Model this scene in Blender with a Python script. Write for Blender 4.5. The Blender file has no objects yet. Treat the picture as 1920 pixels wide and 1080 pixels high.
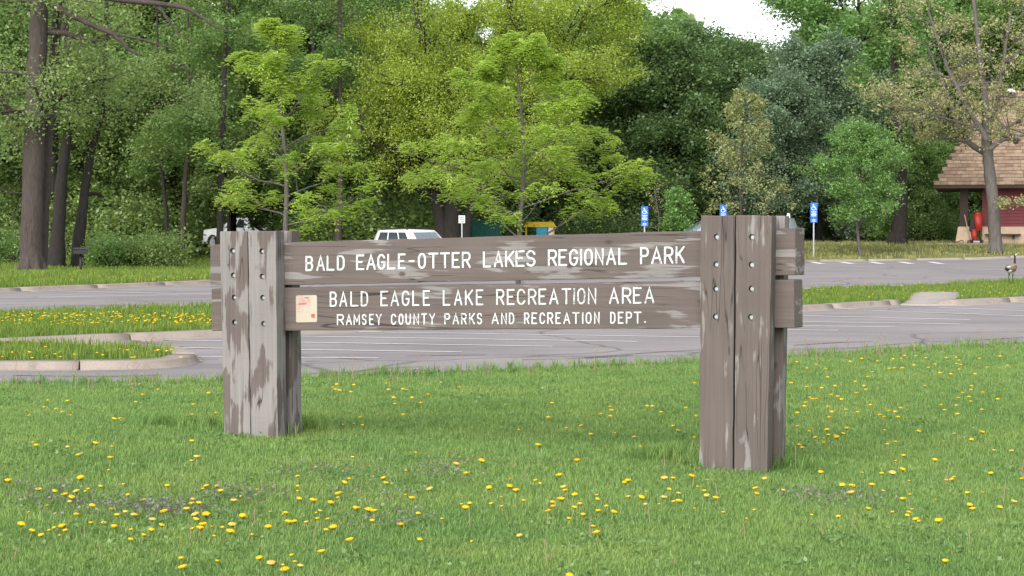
import bpy, bmesh, math, random
import numpy as np
from mathutils import Vector, Matrix
from mathutils.geometry import delaunay_2d_cdt
R = math.radians
S = bpy.context.scene
C = S.collection

# ------------------------------------------------------------------ camera
F = 3700.0; HZ = 425.0; EYE = 1.49                  # focal length in photo pixels, horizon row, eye height
PITCH = math.atan((540 - HZ) / F)
cam = bpy.data.cameras.new('camera'); cam_o = bpy.data.objects.new('camera', cam); C.objects.link(cam_o)
cam.sensor_width = 36; cam.lens = F / 1920 * 36; cam.clip_start = 0.1; cam.clip_end = 3000
cam_o.location = (0, 0, EYE); cam_o.rotation_euler = (math.pi / 2 - PITCH, 0, 0)
S.camera = cam_o
# ------------------------------------------------------------------ sky and light
SUN_EL, SUN_AZ = R(36), R(200)                      # compass bearing of the sun (0 = +Y, clockwise)
w = bpy.data.worlds.new('World'); S.world = w; w.use_nodes = True
wn = w.node_tree; wn.nodes.clear()
wo = wn.nodes.new('ShaderNodeOutputWorld'); wb = wn.nodes.new('ShaderNodeBackground')
sk = wn.nodes.new('ShaderNodeTexSky'); sk.sky_type = 'NISHITA'; sk.sun_disc = False
sk.sun_elevation = SUN_EL; sk.sun_rotation = SUN_AZ; sk.dust_density = 0.6; sk.air_density = 1.0; sk.ozone_density = 1.0
hs = wn.nodes.new('ShaderNodeHueSaturation'); hs.inputs['Saturation'].default_value = 0.3
wn.links.new(sk.outputs[0], hs.inputs['Color']); wn.links.new(hs.outputs[0], wb.inputs[0])
wb.inputs[1].default_value = 0.15
wn.links.new(wb.outputs[0], wo.inputs[0])
sl = bpy.data.lights.new('sun', 'SUN'); sl.energy = 2.5; sl.angle = R(60); sl.color = (1, .96, .9)
so = bpy.data.objects.new('sun', sl); C.objects.link(so)
sd = Vector((math.sin(SUN_AZ) * math.cos(SUN_EL), math.cos(SUN_AZ) * math.cos(SUN_EL), math.sin(SUN_EL)))
so.rotation_euler = (-sd).to_track_quat('-Z', 'Y').to_euler(); so.location = (0, -20, 40)
S.view_settings.view_transform = 'Standard'; S.view_settings.look = 'None'
S.view_settings.exposure = 0.88; S.view_settings.gamma = 1
S.cycles.max_bounces = 10; S.cycles.diffuse_bounces = 8; S.cycles.transmission_bounces = 8; S.cycles.transparent_max_bounces = 4

# ------------------------------------------------------------------ helpers
def ray(x, y):
    d = np.array([(x - 960) / F, 1.0, -(y - 540) / F])
    c, s = math.cos(PITCH), math.sin(PITCH)
    return np.array([d[0], d[1] * c + d[2] * s, -d[1] * s + d[2] * c])
def at(x, y, D):                                    # point seen at photo pixel (x, y), D metres ahead
    r = ray(x, y); r = r / r[1] * D
    return Vector((r[0], r[1], r[2] + EYE))
def G(x, y, z=0.0):                                 # point on level ground seen at photo pixel
    r = ray(x, y); k = (z - EYE) / r[2]
    return Vector((r[0] * k, r[1] * k, z))
def sm(a, b, x):
    t = np.clip((x - a) / (b - a), 0, 1); return t * t * (3 - 2 * t)
def terrain(x, y):
    x = np.asarray(x, float); y = np.asarray(y, float)
    return -0.22 * sm(56, 72, y) * (1 - sm(0, 8, x)) * (1 - sm(100, 112, y)) + 0.55 * sm(86, 97, y) * sm(4, 14, x)
def tz(x, y): return float(terrain(x, y))

def put(name, me, mat=None, parent=None, **props):
    o = bpy.data.objects.new(name, me); C.objects.link(o)
    if mat is not None and me is not None:
        if not me.materials: me.materials.append(mat)
    if parent is not None: o.parent = parent
    for k, v in props.items(): o[k] = v
    return o
def thing(name, label, cat, loc=(0, 0, 0), rz=0, group=None):
    o = bpy.data.objects.new(name, None); C.objects.link(o); o.location = loc; o.rotation_euler = (0, 0, rz)
    o.empty_display_size = .2
    o['label'] = label; o['category'] = cat
    if group: o['group'] = group
    return o
def copy_tree(o, parent=None):
    c = o.copy(); C.objects.link(c); c.parent = parent
    for ch in o.children: copy_tree(ch, c)
    return c
def np_mesh(name, V, quads=None, tris=None, smooth=False, midx=None):
    V = np.asarray(V, np.float32)
    me = bpy.data.meshes.new(name)
    fl = []; n = []
    if quads is not None and len(quads): q = np.asarray(quads, np.int32); fl.append(q.ravel()); n.append(np.full(len(q), 4, np.int32))
    if tris is not None and len(tris): t = np.asarray(tris, np.int32); fl.append(t.ravel()); n.append(np.full(len(t), 3, np.int32))
    fl = np.concatenate(fl); n = np.concatenate(n)
    me.vertices.add(len(V)); me.vertices.foreach_set('co', V.ravel())
    me.loops.add(len(fl)); me.loops.foreach_set('vertex_index', fl)
    me.polygons.add(len(n)); me.polygons.foreach_set('loop_start', np.concatenate([[0], np.cumsum(n)[:-1]]).astype(np.int32))
    if smooth: me.polygons.foreach_set('use_smooth', np.ones(len(n), bool))
    if midx is not None: me.polygons.foreach_set('material_index', np.asarray(midx, np.int32))
    me.update(calc_edges=True); me.validate()
    return me
def bm_mesh(name, bm, smooth=False):
    bmesh.ops.recalc_face_normals(bm, faces=bm.faces)
    me = bpy.data.meshes.new(name); bm.to_mesh(me); bm.free()
    if smooth:
        for p in me.polygons: p.use_smooth = True
    return me
def add_box(bm, a, b, bevel=0.0):
    r = bmesh.ops.create_cube(bm, size=1)
    vs = r['verts']
    for v in vs:
        v.co = Vector([a[i] + (v.co[i] + .5) * (b[i] - a[i]) for i in range(3)])
    if bevel:
        es = list({e for v in vs for e in v.link_edges})
        bmesh.ops.bevel(bm, geom=es, offset=bevel, segments=2, affect='EDGES', profile=.6)
    return vs
def box(name, a, b, mat, parent, bevel=0.0, **p):
    bm = bmesh.new(); add_box(bm, a, b, bevel); return put(name, bm_mesh(name, bm), mat, parent, **p)
def add_cyl(bm, p0, p1, r0, r1=None, n=12, caps=True):
    p0, p1 = Vector(p0), Vector(p1); r1 = r0 if r1 is None else r1
    d = (p1 - p0); L = d.length
    m = Matrix.Translation((p0 + p1) / 2) @ d.to_track_quat('Z', 'Y').to_matrix().to_4x4()
    bmesh.ops.create_cone(bm, cap_ends=caps, segments=n, radius1=r0, radius2=r1, depth=L, matrix=m)
def cyl(name, p0, p1, r0, mat, parent, r1=None, n=12, **p):
    bm = bmesh.new(); add_cyl(bm, p0, p1, r0, r1, n); return put(name, bm_mesh(name, bm, True), mat, parent, **p)
def tubes_mesh(name, tubes, sides=6):
    Vs = []; Q = []; base = 0
    for pts, rad in tubes:
        pts = np.asarray(pts, float); n = len(pts)
        k = sides if rad[0] > .03 else 4
        T = np.gradient(pts, axis=0); T /= np.linalg.norm(T, axis=1)[:, None] + 1e-9
        up = np.array([0.31, 0.95, 0.05]) if abs(T[0][2]) > .7 else np.array([0, 0, 1.0])
        A = np.cross(T, up); A /= np.linalg.norm(A, axis=1)[:, None] + 1e-9
        B = np.cross(T, A)
        ang = np.linspace(0, 2 * np.pi, k, endpoint=False)
        ring = pts[:, None, :] + np.asarray(rad)[:, None, None] * (np.cos(ang)[None, :, None] * A[:, None, :] + np.sin(ang)[None, :, None] * B[:, None, :])
        Vs.append(ring.reshape(-1, 3))
        i = np.arange(n - 1)[:, None] * k; j = np.arange(k)[None, :]; j2 = (j + 1) % k
        q = np.stack([i + j, i + j2, i + k + j2, i + k + j], -1).reshape(-1, 4) + base
        Q.append(q); base += n * k
    return np_mesh(name, np.concatenate(Vs), np.concatenate(Q), smooth=True)

# ------------------------------------------------------------------ materials
def mat_new(name):
    m = bpy.data.materials.new(name); m.use_nodes = True
    nt = m.node_tree; b = nt.nodes['Principled BSDF']
    return m, nt, b
def N(nt, t, **kw):
    n = nt.nodes.new(t)
    for k, v in kw.items():
        if k.startswith('i_'): n.inputs[k[2:].replace('_', ' ')].default_value = v
        else: setattr(n, k, v)
    return n
def ramp(nt, fac, stops):
    r = nt.nodes.new('ShaderNodeValToRGB'); e = r.color_ramp.elements
    while len(e) < len(stops): e.new(.5)
    for el, (p, c) in zip(e, stops):
        el.position = p; el.color = (*c, 1) if len(c) == 3 else c
    nt.links.new(fac, r.inputs[0]); return r.outputs[0]
def mixc(nt, fac, a, b, mode='MIX'):
    m = nt.nodes.new('ShaderNodeMix'); m.data_type = 'RGBA'; m.blend_type = mode
    for sock, v in ((m.inputs[0], fac), (m.inputs[6], a), (m.inputs[7], b)):
        if hasattr(v, 'links') or isinstance(v, bpy.types.NodeSocket): nt.links.new(v, sock)
        elif isinstance(v, (int, float)): sock.default_value = v
        else: sock.default_value = (*v, 1)
    return m.outputs[2]
def coords(nt, kind='Object', scale=(1, 1, 1), loc=(0, 0, 0)):
    if kind == 'World':
        src = nt.nodes.new('ShaderNodeNewGeometry').outputs['Position']
    else:
        src = nt.nodes.new('ShaderNodeTexCoord').outputs[kind]
    mp = nt.nodes.new('ShaderNodeMapping'); mp.inputs['Scale'].default_value = scale; mp.inputs['Location'].default_value = loc
    nt.links.new(src, mp.inputs[0]); return mp.outputs[0]
def noise(nt, vec, scale, detail=4, rough=.55, dist=0):
    n = nt.nodes.new('ShaderNodeTexNoise'); n.inputs['Scale'].default_value = scale; n.inputs['Detail'].default_value = detail
    n.inputs['Roughness'].default_value = rough; n.inputs['Distortion'].default_value = dist
    nt.links.new(vec, n.inputs['Vector']); return n.outputs['Fac']
def bump(nt, b, h, strength=.4, dist=.01):
    n = nt.nodes.new('ShaderNodeBump'); n.inputs['Strength'].default_value = strength; n.inputs['Distance'].default_value = dist
    nt.links.new(h, n.inputs['Height']); nt.links.new(n.outputs[0], b.inputs['Normal'])
def plain(name, col, rough=.6, metal=0, var=.12, scale=8, kind='Object', spec=.4):
    m, nt, b = mat_new(name); v = coords(nt, kind); f = noise(nt, v, scale)
    d = tuple(max(0, c * (1 - var * 2)) for c in col); l = tuple(min(1, c * (1 + var)) for c in col)
    nt.links.new(ramp(nt, f, [(.3, d), (.7, l)]), b.inputs['Base Color'])
    b.inputs['Roughness'].default_value = rough; b.inputs['Metallic'].default_value = metal
    b.inputs['Specular IOR Level'].default_value = spec
    return m
def leaf_mat(name, cols, trans=.45, patch=.35):
    m = bpy.data.materials.new(name); m.use_nodes = True; nt = m.node_tree; nt.nodes.clear()
    out = N(nt, 'ShaderNodeOutputMaterial'); geo = N(nt, 'ShaderNodeNewGeometry')
    c1 = ramp(nt, geo.outputs['Random Per Island'], [(0, cols[0]), (.5, cols[1]), (1, cols[2])])
    f = noise(nt, coords(nt, 'Object'), .9, 3)
    c2 = mixc(nt, ramp(nt, f, [(.35, (0, 0, 0)), (.65, (1, 1, 1))]), tuple(c * (1 - patch) for c in cols[0]), c1)
    c3 = mixc(nt, .65, c1, c2)
    d = N(nt, 'ShaderNodeBsdfDiffuse'); t = N(nt, 'ShaderNodeBsdfTranslucent'); mx = N(nt, 'ShaderNodeMixShader')
    mx.inputs[0].default_value = trans
    g = N(nt, 'ShaderNodeBsdfGlossy'); g.inputs['Roughness'].default_value = .45; g.inputs['Color'].default_value = (.9, .95, 1, 1)
    m2 = N(nt, 'ShaderNodeMixShader'); m2.inputs[0].default_value = .04
    nt.links.new(c3, d.inputs[0]); nt.links.new(c3, t.inputs[0])
    nt.links.new(d.outputs[0], mx.inputs[1]); nt.links.new(t.outputs[0], mx.inputs[2])
    nt.links.new(mx.outputs[0], m2.inputs[1]); nt.links.new(g.outputs[0], m2.inputs[2])
    nt.links.new(m2.outputs[0], out.inputs[0])
    return m
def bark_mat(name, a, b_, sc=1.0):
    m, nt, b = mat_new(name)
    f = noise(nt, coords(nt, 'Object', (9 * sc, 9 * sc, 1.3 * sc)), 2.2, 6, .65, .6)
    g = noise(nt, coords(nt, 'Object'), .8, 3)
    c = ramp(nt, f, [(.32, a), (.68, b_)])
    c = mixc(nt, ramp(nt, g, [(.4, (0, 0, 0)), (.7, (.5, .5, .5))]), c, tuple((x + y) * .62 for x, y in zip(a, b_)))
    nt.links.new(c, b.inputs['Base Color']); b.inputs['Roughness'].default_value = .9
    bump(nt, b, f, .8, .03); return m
def wood_mat(name, axis, peel, seed=0.0):
    """stained timber: brown stain that peels to pale grey wood; peel = share of bare wood 0..1; grain along axis"""
    m, nt, b = mat_new(name)
    if axis == 'z': gs, ps, xs = (55, 55, 1.4), (10, 10, 3.0), (2, 2, 70)
    else: gs, ps, xs = (1.4, 55, 55), (2.4, 10, 11), (70, 2, 2)
    L = (seed, seed * 1.7, seed * .6)
    patch = noise(nt, coords(nt, 'Object', ps, L), 1.0, 3, .5, .35)
    grain = noise(nt, coords(nt, 'Object', gs, L), 1.0, 5, .6, .3)
    pa = N(nt, 'ShaderNodeMath', operation='MULTIPLY_ADD'); pa.inputs[1].default_value = .42; nt.links.new(grain, pa.inputs[0])
    sb_ = N(nt, 'ShaderNodeMath', operation='SUBTRACT'); sb_.inputs[1].default_value = .21; nt.links.new(patch, sb_.inputs[0]); nt.links.new(sb_.outputs[0], pa.inputs[2]); patch = pa.outputs[0]
    edge = ramp(nt, patch, [(max(.02, .70 - .42 * peel - .02), (0, 0, 0)), (.70 - .42 * peel + .03, (.9, .9, .9))])
    saw = noise(nt, coords(nt, 'Object', xs, L), 1.0, 2, .5)
    stain = ramp(nt, grain, [(.25, (.108, .087, .079)), (.75, (.148, .122, .112))])
    bare = ramp(nt, grain, [(.25, (.205, .19, .184)), (.75, (.275, .258, .252))])
    c = mixc(nt, edge, stain, bare)
    c = mixc(nt, ramp(nt, saw, [(.3, (0.06, 0.06, 0.06)), (.5, (0, 0, 0))]), c, (.09, .072, .064))
    # checks: long thin drying cracks along the grain
    cs = (11, 11, .55) if axis == 'z' else (.55, 11, 11)
    ck = noise(nt, coords(nt, 'Object', cs, (seed + 3, seed, seed)), 1.0, 2, .5, .1)
    line = ramp(nt, ck, [(.492, (0, 0, 0)), (.5, (1, 1, 1)), (.508, (0, 0, 0))])
    gate = ramp(nt, noise(nt, coords(nt, 'Object', (1, 1, 1), (seed, 4, 2)), 2.6, 1), [(.47, (0, 0, 0)), (.55, (1, 1, 1))])
    ln = mixc(nt, 1.0, line, gate, 'MULTIPLY')
    c = mixc(nt, ln, c, (.035, .028, .025))
    # knots
    vo = nt.nodes.new('ShaderNodeTexVoronoi'); vo.inputs['Scale'].default_value = 2.3
    nt.links.new(coords(nt, 'Object', (1.6, 1.6, 1) if axis == 'z' else (1, 1.6, 1.6), (seed * 2, 1, seed)), vo.inputs['Vector'])
    kn = ramp(nt, vo.outputs['Distance'], [(.035, (.85, .85, .85)), (.075, (0, 0, 0))])
    c = mixc(nt, kn, c, (.075, .055, .045))
    big = noise(nt, coords(nt, 'Object', (1, 1, 1), L), 1.7, 2)
    c = mixc(nt, .35, c, mixc(nt, 1.0, c, ramp(nt, big, [(.3, (.6, .58, .56)), (.7, (1.15, 1.12, 1.1))]), 'MULTIPLY'))
    nt.links.new(c, b.inputs['Base Color']); b.inputs['Roughness'].default_value = .82; b.inputs['Specular IOR Level'].default_value = .25
    h = N(nt, 'ShaderNodeMath', operation='ADD'); nt.links.new(grain, h.inputs[0]); h.inputs[1].default_value = 0
    h2 = N(nt, 'ShaderNodeMath', operation='SUBTRACT'); nt.links.new(h.outputs[0], h2.inputs[0]); nt.links.new(ln, h2.inputs[1])
    bump(nt, b, h2.outputs[0], .55, .004)
    return m
def grass_ground(name, a, b_, c_):
    m, nt, b = mat_new(name)
    f = noise(nt, coords(nt, 'World'), 1.3, 5, .6); g = noise(nt, coords(nt, 'World'), 30, 4, .7)
    c = mixc(nt, ramp(nt, f, [(.35, (0, 0, 0)), (.65, (1, 1, 1))]), a, b_)
    c = mixc(nt, ramp(nt, g, [(.4, (0, 0, 0)), (.75, (.7, .7, .7))]), c, c_)
    nt.links.new(c, b.inputs['Base Color']); b.inputs['Roughness'].default_value = .95; b.inputs['Specular IOR Level'].default_value = .1
    bump(nt, b, g, .8, .03); return m
def blade_mat(name, cols, dry=(.3, .25, .11), trans=.4, dryamt=.5):
    m = bpy.data.materials.new(name); m.use_nodes = True; nt = m.node_tree; nt.nodes.clear()
    out = N(nt, 'ShaderNodeOutputMaterial'); oi = N(nt, 'ShaderNodeObjectInfo'); geo = N(nt, 'ShaderNodeNewGeometry')
    c1 = ramp(nt, geo.outputs['Random Per Island'], [(0, cols[0]), (.55, cols[1]), (1, cols[2])])
    wv = coords(nt, 'World')
    f = noise(nt, wv, .9, 4, .6); h = noise(nt, wv, 2.6, 3, .6)
    c2 = mixc(nt, 1.0, c1, ramp(nt, f, [(.33, (.80, .88, .84)), (.67, (1.15, 1.07, .98))]), 'MULTIPLY')
    c3 = mixc(nt, ramp(nt, h, [(.60, (0, 0, 0)), (.76, (dryamt,) * 3)]), c2, dry)
    c4 = mixc(nt, .35, c3, mixc(nt, 1.0, c3, ramp(nt, oi.outputs['Random'], [(0, (.55, .6, .5)), (1, (1.4, 1.35, 1.3))]), 'MULTIPLY'))
    d = N(nt, 'ShaderNodeBsdfDiffuse'); t = N(nt, 'ShaderNodeBsdfTranslucent'); mx = N(nt, 'ShaderNodeMixShader'); mx.inputs[0].default_value = trans
    nt.links.new(c4, d.inputs[0]); nt.links.new(c4, t.inputs[0])
    nt.links.new(d.outputs[0], mx.inputs[1]); nt.links.new(t.outputs[0], mx.inputs[2]); nt.links.new(mx.outputs[0], out.inputs[0])
    return m
def asphalt_mat():
    m, nt, b = mat_new('asphalt')
    wv = coords(nt, 'World')
    f = noise(nt, wv, .35, 5, .6); g = noise(nt, wv, 60, 3, .7); st = noise(nt, coords(nt, 'World', (.25, 1.2, 1)), .9, 5, .65)
    c = ramp(nt, f, [(.3, (.225, .202, .203)), (.7, (.31, .282, .28))])
    c = mixc(nt, ramp(nt, st, [(.46, (0, 0, 0)), (.72, (.62, .62, .62))]), c, (.15, .142, .15))
    c = mixc(nt, .5, c, mixc(nt, 1.0, c, ramp(nt, g, [(.3, (.6, .6, .6)), (.7, (1.3, 1.28, 1.25))]), 'MULTIPLY'))
    vo = nt.nodes.new('ShaderNodeTexVoronoi'); vo.feature = 'DISTANCE_TO_EDGE'; vo.inputs['Scale'].default_value = .33
    wp = nt.nodes.new('ShaderNodeTexNoise'); wp.inputs['Scale'].default_value = .8; wp.inputs['Detail'].default_value = 5; nt.links.new(wv, wp.inputs['Vector'])
    nt.links.new(mixc(nt, .35, wv, wp.outputs['Color']), vo.inputs['Vector'])
    c = mixc(nt, ramp(nt, vo.outputs['Distance'], [(.0, (.6, .6, .6)), (.012, (0, 0, 0))]), c, (.06, .055, .055))
    nt.links.new(c, b.inputs['Base Color']); b.inputs['Roughness'].default_value = .9; b.inputs['Specular IOR Level'].default_value = .2
    bump(nt, b, g, .4, .01); return m
def concrete_mat(name, a, b_, stain):
    m, nt, b = mat_new(name); wv = coords(nt, 'World')
    f = noise(nt, wv, 1.4, 6, .65); g = noise(nt, wv, 45, 3, .7)
    c = ramp(nt, f, [(.3, a), (.7, b_)])
    c = mixc(nt, ramp(nt, noise(nt, wv, 3.7, 5, .7), [(.56, (0, 0, 0)), (.75, (.7, .7, .7))]), c, stain)
    c = mixc(nt, .4, c, mixc(nt, 1.0, c, ramp(nt, g, [(.3, (.65,) * 3), (.7, (1.25,) * 3)]), 'MULTIPLY'))
    nt.links.new(c, b.inputs['Base Color']); b.inputs['Roughness'].default_value = .9; bump(nt, b, g, .4, .008); return m
def paint_mat(name, col, under, wear=.5, scale=14):
    m, nt, b = mat_new(name); wv = coords(nt, 'World')
    f = noise(nt, wv, scale, 4, .7)
    c = mixc(nt, ramp(nt, f, [(wear, (0, 0, 0)), (wear + .14, (1, 1, 1))]), col, under)
    nt.links.new(c, b.inputs['Base Color']); b.inputs['Roughness'].default_value = .7; return m

M = {}
M['asphalt'] = asphalt_mat()
M['concrete'] = concrete_mat('kerb_concrete', (.25, .205, .172), (.34, .285, .245), (.13, .108, .09))
M['pale_concrete'] = concrete_mat('pale_concrete', (.33, .285, .25), (.40, .355, .32), (.24, .21, .18))
M['line'] = paint_mat('line_paint', (.72, .71, .72), (.29, .27, .265), .56, 9)
M['crack'] = plain('crack_seal', (.085, .08, .08), .8)
M['lawn'] = grass_ground('lawn_soil', (.075, .135, .03), (.11, .19, .04), (.13, .17, .06))
M['rough'] = grass_ground('rough_grass_soil', (.09, .13, .035), (.17, .17, .065), (.22, .20, .10))
M['earth'] = grass_ground('wood_floor', (.05, .07, .022), (.075, .10, .03), (.09, .085, .045))
M['blade'] = blade_mat('lawn_blades', [(.125, .23, .06), (.20, .335, .095), (.34, .46, .19)], dryamt=.4)
M['blade_far'] = blade_mat('median_blades', [(.10, .19, .03), (.17, .27, .05), (.27, .34, .10)], dry=(.32, .28, .12), dryamt=.55)
M['blade_dry'] = blade_mat('dry_grass_blades', [(.18, .24, .07), (.32, .34, .13), (.47, .44, .22)], dry=(.48, .42, .24), dryamt=.7)
M['wood_l'] = [wood_mat('post_wood_peeled_a', 'z', .50, 1.3), wood_mat('post_wood_peeled_b', 'z', .56, 5.2)]
M['wood_r'] = [wood_mat('post_wood_stained_a', 'z', .16, 2.4), wood_mat('post_wood_stained_b', 'z', .22, 7.7)]
M['wood_back'] = wood_mat('post_wood_back', 'z', .42, 11.0)
M['board'] = [wood_mat('board_wood_a', 'x', .26, 3.1), wood_mat('board_wood_b', 'x', .22, 8.6)]
M['white'] = plain('white_metal_paint', (.78, .79, .8), .35, var=.03)
M['carwhite'] = plain('white_car_paint', (.82, .83, .85), .22, var=.02, spec=.6)
M['cargrey'] = plain('slate_car_paint', (.16, .18, .2), .25, .3, var=.03, spec=.6)
M['glass'] = plain('dark_window_glass', (.03, .037, .042), .06, var=.1, spec=.9)
M['glass_pale'] = plain('sky_lit_windshield', (.16, .18, .2), .05, var=.1, spec=1.0)
M['black'] = plain('black_metal', (.018, .018, .02), .5)
M['rubber'] = plain('tyre_rubber', (.02, .02, .022), .8)
M['steel'] = plain('galvanised_steel', (.42, .43, .44), .45, .6)
M['red'] = plain('red_lens', (.42, .03, .03), .3)

# ------------------------------------------------------------------ the ground, lot, lawn, medians
def poly_sheet(name, poly, zoff, mat, step=2.0, skirt=0.0, kind='structure', zf=terrain, parent=None):
    poly = [(p[0], p[1]) for p in poly]
    # densify outline
    out = []
    for i, p in enumerate(poly):
        q = poly[(i + 1) % len(poly)]; d = math.dist(p, q); n = max(1, min(60, int(d / step)))
        for k in range(n): out.append((p[0] + (q[0] - p[0]) * k / n, p[1] + (q[1] - p[1]) * k / n))
    xs = [p[0] for p in out]; ys = [p[1] for p in out]
    pts = [Vector(p) for p in out]; nb = len(pts)
    def inside(x, y):
        c = False; j = nb - 1
        for i in range(nb):
            if (out[i][1] > y) != (out[j][1] > y) and x < (out[j][0] - out[i][0]) * (y - out[i][1]) / (out[j][1] - out[i][1]) + out[i][0]: c = not c
            j = i
        return c
    gx = np.arange(max(min(xs), -45), min(max(xs), 60), step); gy = np.arange(max(min(ys), 0), min(max(ys), 150), step)
    for x in gx:
        for y in gy:
            x2, y2 = x + .13 * math.sin(y * 3.1), y + .11 * math.sin(x * 2.7)
            if inside(x2, y2) and min((x2 - px) ** 2 + (y2 - py) ** 2 for px, py in out) > (.4 * step) ** 2: pts.append(Vector((x2, y2)))
    v, e, f, *_ = delaunay_2d_cdt(pts, [(i, (i + 1) % nb) for i in range(nb)], [], 1, 1e-5)
    P = np.array([(q[0], q[1]) for q in v]); Z = zf(P[:, 0], P[:, 1]) + zoff
    V = np.column_stack([P, Z]); tris = [tuple(t) for t in f]
    if skirt:
        base = len(V); loop = list(range(nb))
        V = np.vstack([V, V[:nb] - [0, 0, skirt]])
        tris += [t for i in loop for t in ((i, (i + 1) % nb, base + i), ((i + 1) % nb, base + (i + 1) % nb, base + i))]
    me = np_mesh(name, V, tris=tris)
    bm = bmesh.new(); bm.from_mesh(me); bmesh.ops.recalc_face_normals(bm, faces=bm.faces)
    if sum(f.normal.z * f.calc_area() for f in bm.faces) < 0: bmesh.ops.reverse_faces(bm, faces=bm.faces)
    bm.to_mesh(me); bm.free()
    o = put(name, me, mat, parent)
    if parent is None: o['kind'] = kind
    return o

put('ground', np_mesh('ground', [(-900, -60, -.6), (900, -60, -.6), (900, 1500, -.6), (-900, 1500, -.6)], [(0, 1, 2, 3)]), M['earth'], kind='structure')
P2 = lambda *l: [tuple(G(x, y)[:2]) for x, y in l]
edge = [(-30, 16.3), (-9, 17.2)] + P2((0, 726), (250, 724), (400, 721), (565, 713), (800, 704), (1000, 697), (1305, 683), (1480, 672), (1700, 656), (1920, 647)) + [(12, 28.5), (30, 40)]
lot = poly_sheet('parking_lot', [(-70, 15.5)] + [(x, y - .5) for x, y in edge] + [(70, 40), (70, 118), (-70, 118)], 0, M['asphalt'], 3.0)
def lawn_z(x, y):
    x = np.asarray(x, float); y = np.asarray(y, float)
    return -0.028 * np.clip(x, -4, 4) * np.exp(-((y - 12.8) / 3.2) ** 2)
lawn = poly_sheet('lawn', [(-30, -8)] + edge + [(30, -8)], .03, M['lawn'], .8, .12, zf=lawn_z)
# medians (raised, kerbed) and the far ground
fk = P2((-300, 668), (0, 650), (200, 640), (395, 632)) + P2((1505, 583), (1640, 574))     # kerb foot of the long median
bk = P2((-300, 606), (0, 592), (390, 579)) + P2((1505, 547), (1700, 541), (1920, 526)) + [(22, 63)]
ramp_pts = P2((1692, 571), (1722, 558), (1798, 557), (1790, 571)); fk2 = P2((1800, 572), (1920, 566)) + [(16, 45)]
def inset(line, d):
    out = []
    for i, p in enumerate(line):
        a = Vector(line[max(0, i - 1)]); b = Vector(line[min(len(line) - 1, i + 1)]); t = (b - a).normalized()
        out.append((p[0] - t.y * d, p[1] + t.x * d))
    return out
KH = .075
median = poly_sheet('median_grass', inset(fk, .33) + ramp_pts + inset(fk2, .33) + [(21, 60)] + inset(bk, -.33)[::-1], KH, M['lawn'], 1.2, .2)
tip = P2((-200, 700), (0, 694), (150, 694), (270, 692), (340, 688), (376, 678), (360, 668), (335, 662), (200, 656), (0, 647), (-200, 641))
island = poly_sheet('island_grass', inset(tip, .26), KH, M['lawn'], .8, .2)
far_edge = [(-34, 8), (-21, 30)] + P2((0, 548), (200, 540), (390, 532)) + [(-7.0, 57), (-8, 66), (-10, 78), (-8, 82), (0, 84.4)] + P2((1505, 491), (1700, 489), (1920, 487)) + [(34, 94), (70, 106)]
far = poly_sheet('far_grass', inset(far_edge, .33) + [(260, 160), (260, 420), (-260, 420), (-260, 40)], KH, M['rough'], 2.4, .2)
PROF = [(-.30, -.02), (-.30, .008), (-.02, .006), (.0, .012), (.022, KH - .002), (.034, KH + .012), (.05, KH + .016), (.28, KH + .018), (.30, -.05)]
PROF_N = [(-.05, -.02), (-.05, .008)] + PROF[2:]
def resample(line, step):
    L = np.array(line, float); d = np.r_[0, np.cumsum(np.linalg.norm(np.diff(L, axis=0), axis=1))]
    n = max(2, int(round(d[-1] / step)) + 1); s = np.linspace(0, d[-1], n)
    return np.column_stack([np.interp(s, d, L[:, k]) for k in range(2)])
def kerb(name, line, seg=2.4, drop=None, seed=0, PROF=PROF):
    rng = random.Random(seed)
    root = put(name, None, kind='structure')
    pts = resample(line, seg / 6); k = 0
    while k < len(pts) - 1:
        part = pts[k:k + 7]
        if len(part) < 2: break
        T = np.gradient(part, axis=0); T /= np.linalg.norm(T, axis=1)[:, None]
        part = part.copy(); part[0] += T[0] * .012; part[-1] -= T[-1] * .012
        Nn = np.column_stack([-T[:, 1], T[:, 0]]); n = len(part); m = len(PROF)
        dz = rng.uniform(-.008, .008); V = []
        for i in range(n):
            tzz = tz(*part[i])
            for d, z in PROF:
                q = part[i] + Nn[i] * (d + rng.uniform(-.004, .004))
                V.append((q[0], q[1], tzz + z + (dz if z > .05 else 0)))
        Q = [(i * m + j, i * m + j + 1, (i + 1) * m + j + 1, (i + 1) * m + j) for i in range(n - 1) for j in range(m - 1)]
        Q = [q[::-1] for q in Q]
        me = np_mesh('kerb_section', V, Q + [], None)
        bm = bmesh.new(); bm.from_mesh(me)
        bm.verts.ensure_lookup_table()
        bm.faces.new([bm.verts[j] for j in range(m)]); bm.faces.new([bm.verts[(n - 1) * m + j] for j in range(m)][::-1])
        bmesh.ops.recalc_face_normals(bm, faces=bm.faces); bm.to_mesh(me); bm.free()
        put('kerb_section', me, M['concrete'], root)
        k += 6
    return root
kerb('median_kerb', fk + P2((1690, 571.5)), 2.1, seed=1)
kerb('median_kerb', P2((1785, 573),) + fk2, 2.1, seed=2)
kerb('island_kerb', tip, 1.9, seed=3, PROF=PROF_N)
kerb('far_kerb', far_edge[1:], 2.6, seed=4)
kerb('median_kerb', bk[::-1], 2.6, seed=5)
poly_sheet('ramp_slab', P2((1688, 573), (1794, 573), (1800, 556), (1718, 556)), .012, M['pale_concrete'], .6, .1, zf=lambda x, y: (KH + .02) * sm(36.5, 41.5, np.asarray(y, float)))

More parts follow.
